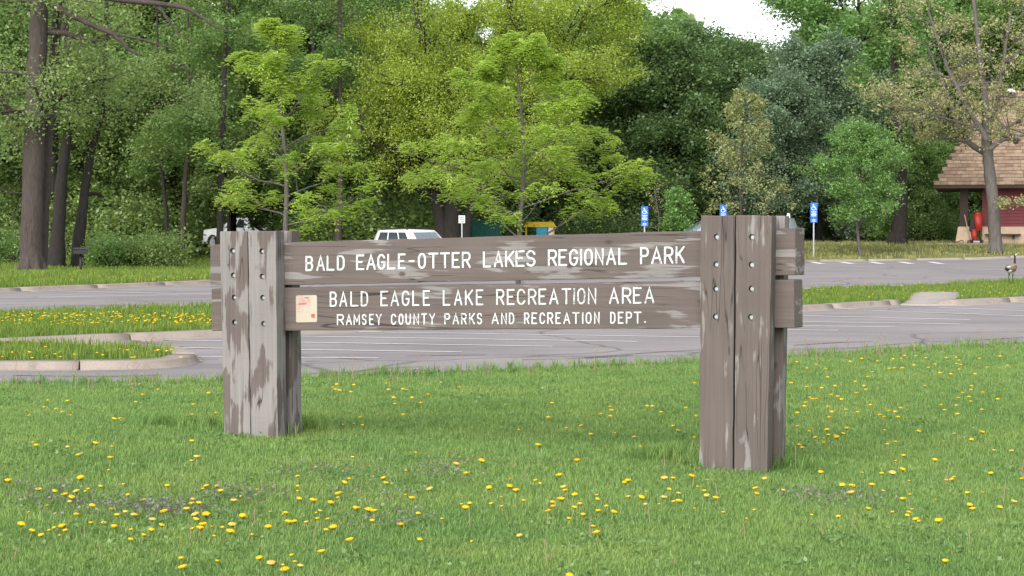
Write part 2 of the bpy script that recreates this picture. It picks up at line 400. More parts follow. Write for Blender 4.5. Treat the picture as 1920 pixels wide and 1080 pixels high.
# painted stall lines, each a strip of its own on the asphalt
def strip(name, pxs, width, mat, z, parent, jag=0.0, seed=0):
    rng = random.Random(seed)
    p = resample([tuple(G(x, y)[:2]) for x, y in pxs], .5)
    T = np.gradient(p, axis=0); T /= np.linalg.norm(T, axis=1)[:, None]; Nn = np.column_stack([-T[:, 1], T[:, 0]])
    V = []
    off = 0
    for i in range(len(p)):
        off += rng.uniform(-jag, jag) * 2; wv = width * (1 + rng.uniform(-8 * jag, 8 * jag)) / 2
        for s in (-1, 1):
            q = p[i] + Nn[i] * (s * wv + off); V.append((q[0], q[1], tz(*q) + z))
    Q = [(2 * i, 2 * i + 2, 2 * i + 3, 2 * i + 1) for i in range(len(p) - 1)]
    o = put(name, np_mesh(name, V, Q), mat, parent); return o
LINES = [[(110, 646), (415, 654), (865, 660.5)], [(300, 638), (1036, 650)], [(440, 629), (1194, 641)], [(372, 669), (710, 672)], [(640, 622), (1400, 634)],
         [(800, 612), (1572, 620)], [(1010, 606), (1678, 613.5)], [(1200, 599), (1800, 608)], [(1380, 589), (1819, 600)], [(1620, 582), (1930, 593)], [(1760, 577), (2000, 586)],
         [(-60, 560), (335, 553)], [(60, 545), (420, 552)], [(1400, 533), (1690, 537)], [(1420, 542), (1632, 543.5)], [(1615, 529), (1845, 531.5)], [(1815, 517), (1960, 520)],
         [(1500, 496), (1725, 493.5)], [(1500, 501), (1660, 500)]]
for i, l in enumerate(LINES): strip('parking_line', l, .075, M['line'], .006, lot, seed=i)
for i, x in enumerate(range(1520, 1800, 56)): strip('parking_line', [(x, 491.5), (x + 22, 495)], .3, M['line'], .011, lot, seed=40 + i)
CRACKS = [[(565, 703), (640, 701), (720, 692), (800, 689)], [(575, 677), (600, 677)], [(985, 676), (1100, 672), (1210, 664), (1330, 657)], [(1090, 672), (1180, 666)], [(1480, 655), (1600, 650), (1760, 640), (1925, 632)],
          [(1490, 648), (1640, 641)], [(20, 705), (150, 707), (300, 703)], [(380, 673), (410, 674)], [(1850, 497), (1915, 496)], [(760, 668), (900, 664)]]
for i, l in enumerate(CRACKS): strip('pavement_crack', l, .035, M['crack'], .004, lot, .05, seed=i)

# ------------------------------------------------------------------ grass: tufts scattered over the turf
def tuft_mesh(name, rng, n, rad, h, wd, lean=.5):
    V = []; T = []
    for i in range(n):
        a = rng.uniform(0, 6.283); r = rad * math.sqrt(rng.random()); x, y = r * math.cos(a), r * math.sin(a)
        hh = h * rng.uniform(.55, 1.1); b = rng.uniform(0, 6.283); l = rng.uniform(.1, lean) * hh
        dx, dy = math.cos(b), math.sin(b); wx, wy = -dy * wd / 2, dx * wd / 2
        k = len(V)
        V += [(x - wx, y - wy, -.01), (x + wx, y + wy, -.01), (x + dx * l * .35 - wx * .8, y + dy * l * .35 - wy * .8, hh * .6),
              (x + dx * l * .35 + wx * .8, y + dy * l * .35 + wy * .8, hh * .6), (x + dx * l, y + dy * l, hh)]
        T += [(k, k + 1, k + 3), (k, k + 3, k + 2), (k + 2, k + 3, k + 4)]
    return np_mesh(name, V, tris=T)
def scatter(name, pts, protos, mat, rng, smin, smax, label, cat):
    col = bpy.data.collections.new(name + '_tufts')
    for i, me in enumerate(protos):
        me.materials.append(mat); o = bpy.data.objects.new('tuft_%d' % i, me); col.objects.link(o)
    me = bpy.data.meshes.new(name); n = len(pts); me.vertices.add(n); me.vertices.foreach_set('co', np.asarray(pts, np.float32).ravel())
    rot = np.zeros((n, 3), np.float32); rot[:, 2] = rng.uniform(0, 6.283, n); rot[:, :2] = rng.normal(0, .08, (n, 2))
    a = me.attributes.new('rot', 'FLOAT_VECTOR', 'POINT'); a.data.foreach_set('vector', rot.ravel())
    a = me.attributes.new('scl', 'FLOAT', 'POINT'); a.data.foreach_set('value', rng.uniform(smin, smax, n).astype(np.float32))
    a = me.attributes.new('pick', 'INT', 'POINT'); a.data.foreach_set('value', rng.integers(0, len(protos), n).astype(np.int32))
    o = put(name, me); o['kind'] = 'stuff'; o['label'] = label; o['category'] = cat
    ng = bpy.data.node_groups.new(name, 'GeometryNodeTree')
    ng.interface.new_socket('Geometry', in_out='INPUT', socket_type='NodeSocketGeometry')
    ng.interface.new_socket('Geometry', in_out='OUTPUT', socket_type='NodeSocketGeometry')
    gi = ng.nodes.new('NodeGroupInput'); go = ng.nodes.new('NodeGroupOutput'); ip = ng.nodes.new('GeometryNodeInstanceOnPoints')
    ci = ng.nodes.new('GeometryNodeCollectionInfo'); ci.inputs['Collection'].default_value = col
    ci.inputs['Separate Children'].default_value = True; ci.inputs['Reset Children'].default_value = True
    def na(nm, t):
        x = ng.nodes.new('GeometryNodeInputNamedAttribute'); x.data_type = t; x.inputs[0].default_value = nm
        return [s for s in x.outputs if s.enabled and s.name == 'Attribute'][0]
    ip.inputs['Pick Instance'].default_value = True
    L = ng.links.new
    L(gi.outputs[0], ip.inputs['Points']); L(ci.outputs[0], ip.inputs['Instance']); L(na('pick', 'INT'), ip.inputs['Instance Index'])
    L(na('rot', 'FLOAT_VECTOR'), ip.inputs['Rotation']); L(na('scl', 'FLOAT'), ip.inputs['Scale']); L(ip.outputs[0], go.inputs[0])
    md = o.modifiers.new('tufts', 'NODES'); md.node_group = ng
    return o
def in_poly(P, poly):
    x, y = P[:, 0], P[:, 1]; c = np.zeros(len(P), bool); n = len(poly)
    for i in range(n):
        x1, y1 = poly[i][:2]; x2, y2 = poly[i - 1][:2]
        if y1 == y2: continue
        c ^= ((y1 > y) != (y2 > y)) & (x < (x2 - x1) * (y - y1) / (y2 - y1) + x1)
    return c
nr = np.random.default_rng(5); pr = random.Random(5)
def sample(n, y0, y1, poly, spread=.30, marg=1.5, power=1.0):
    """points over the turf, thinning with distance"""
    u = nr.random(n); Y = y0 * (y1 / y0) ** (u ** power); X = nr.uniform(-1, 1, n) * (spread * Y + marg)
    P = np.column_stack([X, Y]); return P[in_poly(P, poly)]
lawn_poly = [(-30, -8)] + edge + [(30, -8)]
P = sample(125000, 6.5, 30, lawn_poly)
edn = np.interp(P[:, 0], [e[0] for e in edge], [e[1] for e in edge]) - P[:, 1]
pts = np.column_stack([P, lawn_z(P[:, 0], P[:, 1]) + .03])
tufts = [tuft_mesh('grass_tuft', pr, 16, .06, .035, .0042, 1.0) for _ in range(7)]
scatter('lawn_grass', pts, tufts, M['blade'], nr, .55, 1.15, 'short mown green grass of the lawn round the wooden park sign', 'grass')
# shaggy edge and uncut tufts by the posts
E = P[edn < .3]; E = E[nr.random(len(E)) < .6]; E = np.column_stack([E + nr.normal(0, .05, E.shape), np.full(len(E), .03)])
tall = [(-2.25, 13.75, .32, 150), (-1.5, 13.75, .22, 90), (.95, 12.55, .2, 200), (1.4, 12.2, .32, 150), (1.75, 12.2, .16, 90), (-1.9, 13.42, .3, 60)]
A = np.concatenate([np.column_stack([nr.normal(x, s * .6, n), nr.normal(y, .09, n), np.full(n, float(lawn_z(x, y)) + .03)]) for x, y, s, n in tall])
long_t = [tuft_mesh('long_tuft', pr, 10, .035, .13, .006, .8) for _ in range(4)]
scatter('uncut_grass', np.concatenate([E, A]), long_t, M['blade'], nr, .45, 1.1, 'longer uncut grass at the lawn edge and round the sign posts', 'grass')
mp = inset(fk, .36) + ramp_pts + inset(fk2, .36) + [(21, 60)] + inset(bk, -.36)[::-1]
P = np.concatenate([sample(26000, 22, 62, mp, .30, 2), sample(9000, 18, 30, inset(tip, .3), .34, 2)])
P = np.concatenate([P]); pts = np.column_stack([P, np.full(len(P), KH)])
mt = [tuft_mesh('median_tuft', pr, 13, .11, .10, .012, .7) for _ in range(5)]
scatter('median_turf', pts, mt, M['blade_far'], nr, .6, 1.25, 'weedy green grass on the kerbed parking lot medians', 'grass')
fp = inset(far_edge, .36) + [(200, 150), (200, 150), (-200, 150), (-200, 40)]
P = sample(34000, 38, 135, fp, .30, 3)
pts = np.column_stack([P, terrain(P[:, 0], P[:, 1]) + KH])
right = P[:, 0] > .055 * P[:, 1]
ft = [tuft_mesh('far_tuft', pr, 11, .22, .17, .03, .7) for _ in range(5)]
scatter('far_turf', pts[~right], ft, M['blade_far'], nr, .5, 1.0, 'green grass strip beyond the far kerb under the woods', 'grass')
ft2 = [tuft_mesh('dry_tuft', pr, 11, .22, .2, .028, .7) for _ in range(5)]
scatter('dry_turf', pts[right], ft2, M['blade_dry'], nr, .5, 1.1, 'pale dry tufted grass beyond the far kerb by the pavilion', 'grass')

# ------------------------------------------------------------------ the park sign
PSI = R(20.5)
e1 = Vector((math.cos(PSI), -math.sin(PSI), 0)); en = Vector((math.sin(PSI), math.cos(PSI), 0))   # along the sign, and away from the viewer
SB = Vector((-.13, 12.67, 0))                        # a point of the boards' front face
TF, TB, TK = .128, .112, .12                         # thickness of front posts, boards, back posts
sign = thing('park_sign', 'large weathered brown timber park sign with white routed lettering between double posts', 'sign', SB, -PSI)
def on_sign(x, y, depth=0.0):                        # photo pixel -> sign-local (s, depth, z) on the plane 'depth' behind the board face
    r = Vector(ray(x, y)); o = Vector((0, 0, EYE)); k = ((SB + en * depth - o).dot(en)) / r.dot(en)
    p = o + r * k - SB
    return Vector((p.dot(e1), p.dot(en), p.z))
def timber(name, quad, y0, th, mat, holes=(), end_cut=0.0, nx=2, nz=14, jit=.0025, seed=0, sink=.0):
    """quad: TL, TR, BR, BL on the front face; extruded th backwards"""
    rng = random.Random(seed)
    bm = bmesh.new(); TL, TR, BR, BL = quad
    fr = []; bk_ = []
    for j in range(nz + 1):
        t = j / nz; a = TL.lerp(BL, t); b = TR.lerp(BR, t)
        if j == nz and sink: a = a - Vector((0, 0, sink)); b = b - Vector((0, 0, sink))
        rf = []; rb = []
        for i in range(nx + 1):
            p = a.lerp(b, i / nx); dx = rng.uniform(-jit, jit); dz = rng.uniform(-jit, jit); q = Vector((p.x + dx, y0, p.z + dz))
            rf.append(bm.verts.new(q)); rb.append(bm.verts.new(q + Vector((end_cut * (i / nx), th, 0))))
        fr.append(rf); bk_.append(rb)
    for j in range(nz):
        for i in range(nx):
            bm.faces.new((fr[j][i], fr[j + 1][i], fr[j + 1][i + 1], fr[j][i + 1]))
            bm.faces.new((bk_[j][i], bk_[j][i + 1], bk_[j + 1][i + 1], bk_[j + 1][i]))
        bm.faces.new((fr[j][0], bk_[j][0], bk_[j + 1][0], fr[j + 1][0])); bm.faces.new((fr[j][nx], fr[j + 1][nx], bk_[j + 1][nx], bk_[j][nx]))
    for i in range(nx):
        bm.faces.new((fr[0][i], fr[0][i + 1], bk_[0][i + 1], bk_[0][i])); bm.faces.new((fr[nz][i], bk_[nz][i], bk_[nz][i + 1], fr[nz][i + 1]))
    bmesh.ops.recalc_face_normals(bm, faces=bm.faces)
    es = [e for e in bm.edges if len(e.link_faces) == 2 and e.calc_face_angle(0) > 1.0]
    bmesh.ops.bevel(bm, geom=es, offset=.006, segments=2, affect='EDGES', profile=.6)
    me = bm_mesh(name, bm)
    o = put(name, me, mat, sign)
    if holes:
        cb = bmesh.new()
        for h in holes: add_cyl(cb, (h.x, y0 - .05, h.z), (h.x, y0 + .034, h.z), .0195, n=20)
        co = bpy.data.objects.new('cutter', bm_mesh('cutter', cb)); C.objects.link(co); co.parent = sign
        md = o.modifiers.new('holes', 'BOOLEAN'); md.operation = 'DIFFERENCE'; md.object = co; md.solver = 'EXACT'
        bpy.context.view_layer.update()
        new = bpy.data.meshes.new_from_object(o.evaluated_get(bpy.context.evaluated_depsgraph_get()))
        o.modifiers.clear(); o.data = new; new.name = name
        if not new.materials: new.materials.append(mat)
        bpy.data.objects.remove(co)
        for h in holes:
            b = bmesh.new(); add_cyl(b, (h.x, y0 + .038, h.z), (h.x, y0 + .016, h.z), .0118, .0105, 12)
            add_cyl(b, (h.x, y0 + .04, h.z), (h.x, y0 + .027, h.z), .0165, .0165, 16)
            put('bolt', bm_mesh('bolt', b, False), M['steel'], o)
    return o
def quad_px(l, depth): return [on_sign(x, y, depth) for x, y in l]
FRONT = [('l', [(411.5, 434), (463, 433.5), (469.3, 822), (420, 819)], [(436, 470.4), (437, 516.5), (438.7, 558), (439.5, 604.6)], M['wood_l'][0]),
         ('l', [(464.6, 433.5), (516.5, 433), (520.5, 824), (470.9, 822)], [(490.8, 471.2), (491.2, 518.5), (492.4, 558.3), (494, 607.3)], M['wood_l'][1]),
         ('r', [(1313.5, 404), (1377.5, 404), (1373, 885), (1310, 881)], [(1344, 444.4), (1343, 496), (1342.7, 541.5), (1342, 594)], M['wood_r'][0]),
         ('r', [(1380.3, 403.5), (1447, 404), (1438.5, 888), (1376, 886)], [(1410.3, 444.8), (1409.4, 496.4), (1409.4, 541.5), (1408.2, 594.8)], M['wood_r'][1])]
for i, (sd_, q, hol, mt_) in enumerate(FRONT):
    qs = quad_px(q, -TF)
    timber('front_post', qs, -TF, TF, mt_, [on_sign(x, y, -TF) for x, y in hol], seed=i, sink=.16)
    # matching back post behind the boards
    off = .028 if i == 3 else 0.0
    qb = [Vector((p.x + off * (k in (1, 2)), 0, p.z)) for k, p in enumerate(qs)]
    timber('back_post', qb, TB, TK, M['wood_back'], seed=20 + i, sink=.16)
BQ = [[(394, 458.5), (1491, 427.5), (1491, 516), (394, 537.5)], [(396.5, 541.5), (1489, 524.5), (1489, 614.5), (396.5, 621)]]
boards = [timber('board', [on_sign(*p) for p in q], 0, TB - .002, M['board'][i], end_cut=.035 if i == 0 else .03, nx=40, nz=4, jit=.0018, seed=50 + i) for i, q in enumerate(BQ)]
# routed lettering: stroke letters, one mesh each
def arc(cx, cy, rx, ry, a0, a1, n=9): return [(cx + rx * math.cos(R(a0 + (a1 - a0) * k / n)), cy + ry * math.sin(R(a0 + (a1 - a0) * k / n))) for k in range(n + 1)]
GL = {'A': [[(0, 0), (.5, 1), (1, 0)], [(.2, .33), (.8, .33)]],
      'B': [[(0, 0), (0, 1), (.55, 1)] + arc(.55, .765, .4, .235, 90, -90)[1:] + [(0, .53)], [(.55, .53)] + arc(.6, .265, .4, .265, 90, -90) + [(0, 0)]],
      'C': [[(1, .78)] + arc(.5, .68, .5, .32, 20, 180) + arc(.5, .32, .5, .32, 180, 340) + [(1, .22)]],
      'D': [[(0, 0), (0, 1), (.45, 1)] + arc(.45, .65, .55, .35, 90, 0) + arc(.45, .35, .55, .35, 0, -90) + [(0, 0)]],
      'E': [[(1, 1), (0, 1), (0, 0), (1, 0)], [(0, .52), (.75, .52)]],
      'G': [[(.98, .8)] + arc(.5, .68, .5, .32, 25, 180) + arc(.5, .32, .5, .32, 180, 360) + [(1, .46), (.6, .46)]],
      'I': [[(.5, 0), (.5, 1)]], 'K': [[(0, 0), (0, 1)], [(1, 1), (0, .4)], [(.34, .6), (1, 0)]], 'L': [[(0, 1), (0, 0), (1, 0)]],
      'M': [[(0, 0), (0, 1), (.5, .3), (1, 1), (1, 0)]], 'N': [[(0, 0), (0, 1), (1, 0), (1, 1)]],
      'O': [arc(.5, .66, .5, .34, 0, 180) + arc(.5, .34, .5, .34, 180, 360) + [(1, .66)]],
      'P': [[(0, 0), (0, 1), (.6, 1)] + arc(.6, .74, .4, .26, 90, -90) + [(0, .48)]],
      'R': [[(0, 0), (0, 1), (.6, 1)] + arc(.6, .74, .4, .26, 90, -90) + [(0, .48)], [(.5, .48), (1, 0)]],
      'S': [[(.98, .8)] + arc(.5, .755, .48, .245, 25, 270) + arc(.5, .255, .5, .255, 90, -155)],
      'T': [[(0, 1), (1, 1)], [(.5, 1), (.5, 0)]], 'U': [[(0, 1), (0, .34)] + arc(.5, .34, .5, .34, 180, 360) + [(1, 1)]],
      'Y': [[(0, 1), (.5, .5), (1, 1)], [(.5, .5), (.5, 0)]], '-': [[(0, .5), (1, .5)]], '.': [[(.35, .08), (.65, .08)]]}
def letter_paint():
    m, nt, b = mat_new('routed_white_paint'); v = coords(nt, 'Object')
    f = noise(nt, v, 42, 4, .7); g = noise(nt, v, 3.1, 2)
    thr = N(nt, 'ShaderNodeMath', operation='MULTIPLY_ADD'); thr.inputs[1].default_value = -.42; nt.links.new(g, thr.inputs[0]); nt.links.new(f, thr.inputs[2])
    c = mixc(nt, ramp(nt, thr.outputs[0], [(.335, (0, 0, 0)), (.47, (1, 1, 1))]), (.57, .60, .60), (.20, .175, .16))
    nt.links.new(c, b.inputs['Base Color']); b.inputs['Roughness'].default_value = .8; return m
M['letter'] = letter_paint()
def letter(ch, quad, sw, parent):
    """quad: BL, BR, TR, TL in sign-local; each stroke is a shallow ridge-edged ribbon with rounded ends"""
    BL, BR, TR, TL = quad; bm = bmesh.new(); idx = 0
    for st in GL[ch]:
        pts = []
        for u, v in st:
            p = BL.lerp(BR, u).lerp(TL.lerp(TR, u), v); pts.append(Vector((p.x, p.z)))
        y = -.0022 - .0004 * idx; idx += 1
        pts = [p for k, p in enumerate(pts) if k == 0 or (p - pts[k - 1]).length > 1e-5]
        h = sw / 2; n = len(pts); Lf = []; Rt = []
        for k in range(n):
            t0 = (pts[k] - pts[k - 1]).normalized() if k else (pts[1] - pts[0]).normalized()
            t1 = (pts[k + 1] - pts[k]).normalized() if k < n - 1 else t0
            t = (t0 + t1)
            if t.length < .2: t = t1
            t.normalize(); nn = Vector((-t.y, t.x)); c = max(.5, nn.dot(Vector((-t1.y, t1.x)))); q = pts[k]
            if k == 0: q = q - t * 0
            Lf.append(q + nn * h / c); Rt.append(q - nn * h / c)
        vl = [bm.verts.new((p.x, y, p.y)) for p in Lf]; vr = [bm.verts.new((p.x, y, p.y)) for p in Rt]
        for k in range(n - 1): bm.faces.new((vl[k], vr[k], vr[k + 1], vl[k + 1]))
        for k, d in ((0, -1), (n - 1, 1)):           # round ends
            t = (pts[1] - pts[0]).normalized() if k == 0 else (pts[-1] - pts[-2]).normalized()
            t = t * d; nn = Vector((-t.y, t.x))
            if (st[0] == st[-1]) or (math.dist(st[0], st[-1]) < .02): continue
            fan = [bm.verts.new((q.x, y, q.y)) for q in [pts[k] + (nn * math.cos(a) + t * math.sin(a)) * h for a in [math.pi * z / 6 for z in range(7)]]]
            bm.faces.new(fan)
    geo = bmesh.ops.extrude_face_region(bm, geom=bm.faces[:])
    for e in geo['geom']:
        if isinstance(e, bmesh.types.BMVert): e.co.y = .001
    return put('letter', bm_mesh('letter', bm), M['letter'], parent)
T1 = [('B', 572.5, 587.7), ('A', 593, 609.6), ('L', 612.3, 628), ('D', 631.5, 646.7), ('E', 667.5, 683.5), ('A', 686.7, 705), ('G', 707.5, 723), ('L', 726, 742), ('E', 746, 761), ('-', 766, 778), ('O', 783.5, 799),
      ('T', 803, 822.5), ('T', 825, 844), ('E', 847, 862.7), ('R', 866, 883), ('L', 905.5, 921.4), ('A', 925.8, 943.8), ('K', 947, 965.2), ('E', 966.7, 984.2), ('S', 986.4, 1004.6), ('R', 1027.3, 1044.8), ('E', 1047, 1064),
      ('G', 1067.4, 1084.2), ('I', 1087, 1092.5), ('O', 1095.4, 1111.8), ('N', 1115.5, 1132.3), ('A', 1136.3, 1155.5), ('L', 1159.2, 1176), ('P', 1200, 1217), ('A', 1221, 1241.7), ('R', 1245, 1263), ('K', 1266.4, 1284.4)]
T2 = [('B', 617.9, 632.5), ('A', 636, 652), ('L', 656.5, 672.7), ('D', 676, 691), ('E', 713, 728), ('A', 732, 748.8), ('G', 753, 768.5), ('L', 772.7, 787), ('E', 792.5, 807), ('L', 830, 845), ('A', 851, 867.5), ('K', 871.5, 887.7), ('E', 892, 907),
      ('R', 930, 946.4), ('E', 950, 965.6), ('C', 969, 985.8), ('R', 989.7, 1006.5), ('E', 1009.4, 1025), ('A', 1029.5, 1047.7), ('T', 1052.5, 1071.7), ('I', 1074, 1079.5), ('O', 1082, 1098.4), ('N', 1102, 1118.8), ('A', 1141.7, 1161), ('R', 1165.8, 1184.4), ('E', 1186.6, 1203.7), ('A', 1208, 1227.5)]
T3 = [('R', 631, 646), ('A', 648, 661), ('M', 662.3, 676), ('S', 677.7, 688.3), ('E', 691.5, 702.3), ('Y', 704, 716.9), ('C', 732.5, 744), ('O', 746.7, 757.5), ('U', 759.6, 771.5), ('N', 774.6, 786.7), ('T', 789, 802), ('Y', 804, 816.9), ('P', 832.5, 845), ('A', 848, 861.7), ('R', 864, 876), ('K', 878.8, 891.5), ('S', 893.5, 905),
      ('A', 921, 936), ('N', 939, 951.4), ('D', 953.6, 965.2), ('R', 982, 993.6), ('E', 996, 1008.3), ('C', 1011, 1023), ('R', 1025.4, 1038.3), ('E', 1041, 1052.5), ('A', 1055.8, 1070), ('T', 1072.4, 1087.7), ('I', 1090, 1095.5), ('O', 1097.5, 1110), ('N', 1113.3, 1125.3), ('D', 1143.5, 1154.9), ('E', 1158, 1170), ('P', 1173, 1186), ('T', 1187.7, 1203.7), ('.', 1206, 1213)]
for T, (xa, ta, ba, xb, tb, bb), bd, sw in ((T1, (580, 479.6, 508.6, 1275, 461.5, 494.3), boards[0], .0128), (T2, (625, 546.3, 575.6, 1218, 537.8, 569.6), boards[1], .0108), (T3, (638, 588.3, 610.2, 1196, 583.6, 607.4), boards[1], .0090)):
    top = lambda x: ta + (x - xa) * (tb - ta) / (xb - xa); bot = lambda x: ba + (x - xa) * (bb - ba) / (xb - xa)
    for ch, x0, x1 in T:
        i = 2.0; x0 += i; x1 -= i                     # stroke half width inside the measured box
        letter(ch, [on_sign(x0, bot(x0) - i), on_sign(x1, bot(x1) - i), on_sign(x1, top(x1) + i), on_sign(x0, top(x0) + i)], sw, bd)
# faded sticker on the lower board
def sticker():
    m, nt, b = mat_new('faded_notice'); v = coords(nt, 'Generated'); f = noise(nt, v, 3.5, 4, .6, .5)
    sx = N(nt, 'ShaderNodeSeparateXYZ'); nt.links.new(v, sx.inputs[0])
    c = mixc(nt, ramp(nt, f, [(.42, (0, 0, 0)), (.62, (1, 1, 1))]), (.42, .37, .29), (.42, .25, .23))
    c = mixc(nt, ramp(nt, sx.outputs['X'], [(.62, (0, 0, 0)), (.75, (1, 1, 1))]), c, (.43, .385, .30))
    c = mixc(nt, ramp(nt, sx.outputs['Z'], [(.3, (1, 1, 1)), (.42, (0, 0, 0))]), c, (.43, .375, .285))
    nt.links.new(c, b.inputs['Base Color']); b.inputs['Roughness'].default_value = .6; return m
def round_plate(name, BL, BR, TR, TL, y, th, rad, mat, parent):
    bm = bmesh.new(); vs = []
    W = (BR - BL).length; H = (TL - BL).length
    for cx, cy, a0 in ((W - rad, rad, -90), (W - rad, H - rad, 0), (rad, H - rad, 90), (rad, rad, 180)):
        for k in range(6):
            a = R(a0 + 18 * k); u = (cx + rad * math.cos(a)) / W; v_ = (cy + rad * math.sin(a)) / H
            p = BL.lerp(BR, u).lerp(TL.lerp(TR, u), v_); vs.append(bm.verts.new((p.x, y, p.z)))
    f = bm.faces.new(vs); g = bmesh.ops.extrude_face_region(bm, geom=[f])
    for e in g['geom']:
        if isinstance(e, bmesh.types.BMVert): e.co.y = y + th
    return put(name, bm_mesh(name, bm), mat, parent)
st = round_plate('sticker', on_sign(555.5, 604.5), on_sign(595, 604), on_sign(594.5, 553.2), on_sign(555, 554), -.003, .004, .012, sticker(), boards[1])
M['pink'] = plain('faded_red_print', (.40, .12, .10), .6, var=.25, scale=40)
round_plate('print_mark', on_sign(584, 595.5), on_sign(591, 595.5), on_sign(591, 588.5), on_sign(584, 588.5), -.0045, .002, .003, M['pink'], boards[1])
round_plate('print_mark', on_sign(560, 571), on_sign(575, 570.5), on_sign(575, 568), on_sign(560, 568.8), -.0045, .002, .002, M['pink'], boards[1])
round_plate('print_mark', on_sign(571, 559.2), on_sign(580, 559), on_sign(578, 556.8), on_sign(571, 557.2), -.0045, .002, .001, M['pink'], boards[1])
# ------------------------------------------------------------------ trees
def unit(v): return v / (np.linalg.norm(v) + 1e-9)
class Grow:
    def __init__(s, seed): s.r = np.random.default_rng(seed); s.tubes = []; s.anch = []
    def line(s, a, d, L, r0, n=6, wob=.12, bend=0.0):
        """a wandering tapered branch from a along d; bend > 0 turns up, < 0 droops"""
        p = np.array(a, float); d = unit(np.array(d, float)); pts = [p.copy()]
        for k in range(n):
            d = unit(d + s.r.normal(0, wob, 3) + np.array([0, 0, bend / n])); p = p + d * L / n; pts.append(p.copy())
        rad = r0 * np.linspace(1, .22, n + 1) ** .9
        s.tubes.append((np.array(pts), rad)); return np.array(pts), rad
    def branch(s, a, d, L, r0, level, maxl, nsub, wob=.12, bend=.2, spread=.9, sub=.5, flat=1.0):
        pts, rad = s.line(a, d, L, max(r0, .006), 6 if level == 0 else 4, wob, bend)
        if level >= maxl:
            for p in pts[1:]: s.anch.append(p)
            return
        n = nsub[level]
        for k in range(n):
            u = .25 + .75 * (k + s.r.random()) / n; i = min(len(pts) - 2, int(u * (len(pts) - 1))); f = u * (len(pts) - 1) - i
            p = pts[i] * (1 - f) + pts[i + 1] * f; dd = unit(pts[i + 1] - pts[i])
            q = s.r.normal(0, 1, 3); q -= dd * q.dot(dd); q = unit(q); q[2] *= flat
            s.branch(p, dd * (1 - spread * .5) + q * spread, L * sub * s.r.uniform(.7, 1.15) * (1.15 - .5 * u), rad[i] * .6, level + 1, maxl, nsub, wob, bend, spread, sub, flat)
        s.anch.append(pts[-1])
def leaves(name, anch, rng, per, sigma, size, aspect=.55, up=.5, flat=.7, droop=0.0):
    A = np.asarray(anch); n = len(A) * per
    Cn = np.repeat(A, per, 0) + rng.normal(0, 1, (n, 3)) * np.array([sigma, sigma, sigma * flat])
    nz = rng.normal(0, 1, (n, 3)); nz[:, 2] = np.abs(nz[:, 2]) + up * 1.5; nz /= np.linalg.norm(nz, axis=1)[:, None]
    t = np.cross(nz, rng.normal(0, 1, (n, 3))); t /= np.linalg.norm(t, axis=1)[:, None] + 1e-9
    t[:, 2] -= droop; t /= np.linalg.norm(t, axis=1)[:, None] + 1e-9
    b = np.cross(nz, t); b /= np.linalg.norm(b, axis=1)[:, None] + 1e-9
    sz = size * rng.uniform(.6, 1.25, n)[:, None]
    V = np.stack([Cn - t * sz * .5, Cn + b * sz * aspect * .5 + nz * sz * .06, Cn + t * sz * .5, Cn - b * sz * aspect * .5 + nz * sz * .06], 1).reshape(-1, 3)
    return np_mesh(name, V, np.arange(n * 4).reshape(-1, 4))
def fronds(name, anch, rng, per, sigma, length, leaflets=5, lw=.35):
    """feathery compound leaves: pairs of leaflets along a drooping midrib"""
    A = np.asarray(anch); n = len(A) * per
    P = np.repeat(A, per, 0) + rng.normal(0, sigma, (n, 3)) * [1, 1, .5]
    az = rng.uniform(0, 6.283, n); el = rng.normal(.15, .35, n)
    d = np.column_stack([np.cos(az) * np.cos(el), np.sin(az) * np.cos(el), np.sin(el)])
    side = np.column_stack([-np.sin(az), np.cos(az), np.zeros(n)]); L = length * rng.uniform(.6, 1.2, n)
    Vs = []
    for k in range(leaflets):
        u = (k + .5) / leaflets; c = P + d * (L * u)[:, None]; c[:, 2] -= L * .75 * u * u
        w_ = (L * lw * (1 - .55 * u))[:, None]
        for sg in (-1, 1):
            tip = c + side * sg * w_ + d * w_ * .35; tip[:, 2] -= w_[:, 0] * .4
            h = d * (L / leaflets * .5)[:, None]
            Vs.append(np.stack([c - h * .6, c * .45 + tip * .55 + h, tip, c * .45 + tip * .55 - h * .9], 1))
    V = np.concatenate(Vs, 1).reshape(-1, 3)
    return np_mesh(name, V, np.arange(len(V)).reshape(-1, 4))

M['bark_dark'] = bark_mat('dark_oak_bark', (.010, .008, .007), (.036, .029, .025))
M['bark_brown'] = bark_mat('brown_oak_bark', (.028, .021, .018), (.088, .068, .059))
M['bark_grey'] = bark_mat('grey_bark', (.06, .053, .046), (.15, .132, .117))
M['lf_locust'] = leaf_mat('honeylocust_leaves', [(.34, .49, .06), (.435, .58, .09), (.56, .67, .17)], .55, .06)
M['lf_yellow'] = leaf_mat('yellow_green_leaves', [(.33, .44, .05), (.43, .54, .075), (.53, .62, .13)], .5, .12)
M['lf_wood'] = leaf_mat('woodland_leaves', [(.19, .29, .07), (.30, .42, .115), (.43, .55, .21)], .5, .15)
M['lf_mid'] = leaf_mat('mid_green_leaves', [(.15, .27, .06), (.24, .38, .10), (.36, .51, .18)], .5, .15)
M['lf_dark'] = leaf_mat('dark_green_leaves', [(.115, .20, .06), (.18, .29, .095), (.27, .40, .155)], .5, .15)
M['lf_grey'] = leaf_mat('grey_green_leaves', [(.14, .22, .11), (.22, .32, .18), (.33, .44, .28)], .45, .2)
M['lf_bright'] = leaf_mat('bright_green_leaves', [(.17, .32, .08), (.26, .45, .12), (.38, .57, .21)], .5, .15)
M['lf_olive'] = leaf_mat('olive_blossom_leaves', [(.26, .31, .09), (.43, .46, .18), (.60, .60, .32)], .5, .2)
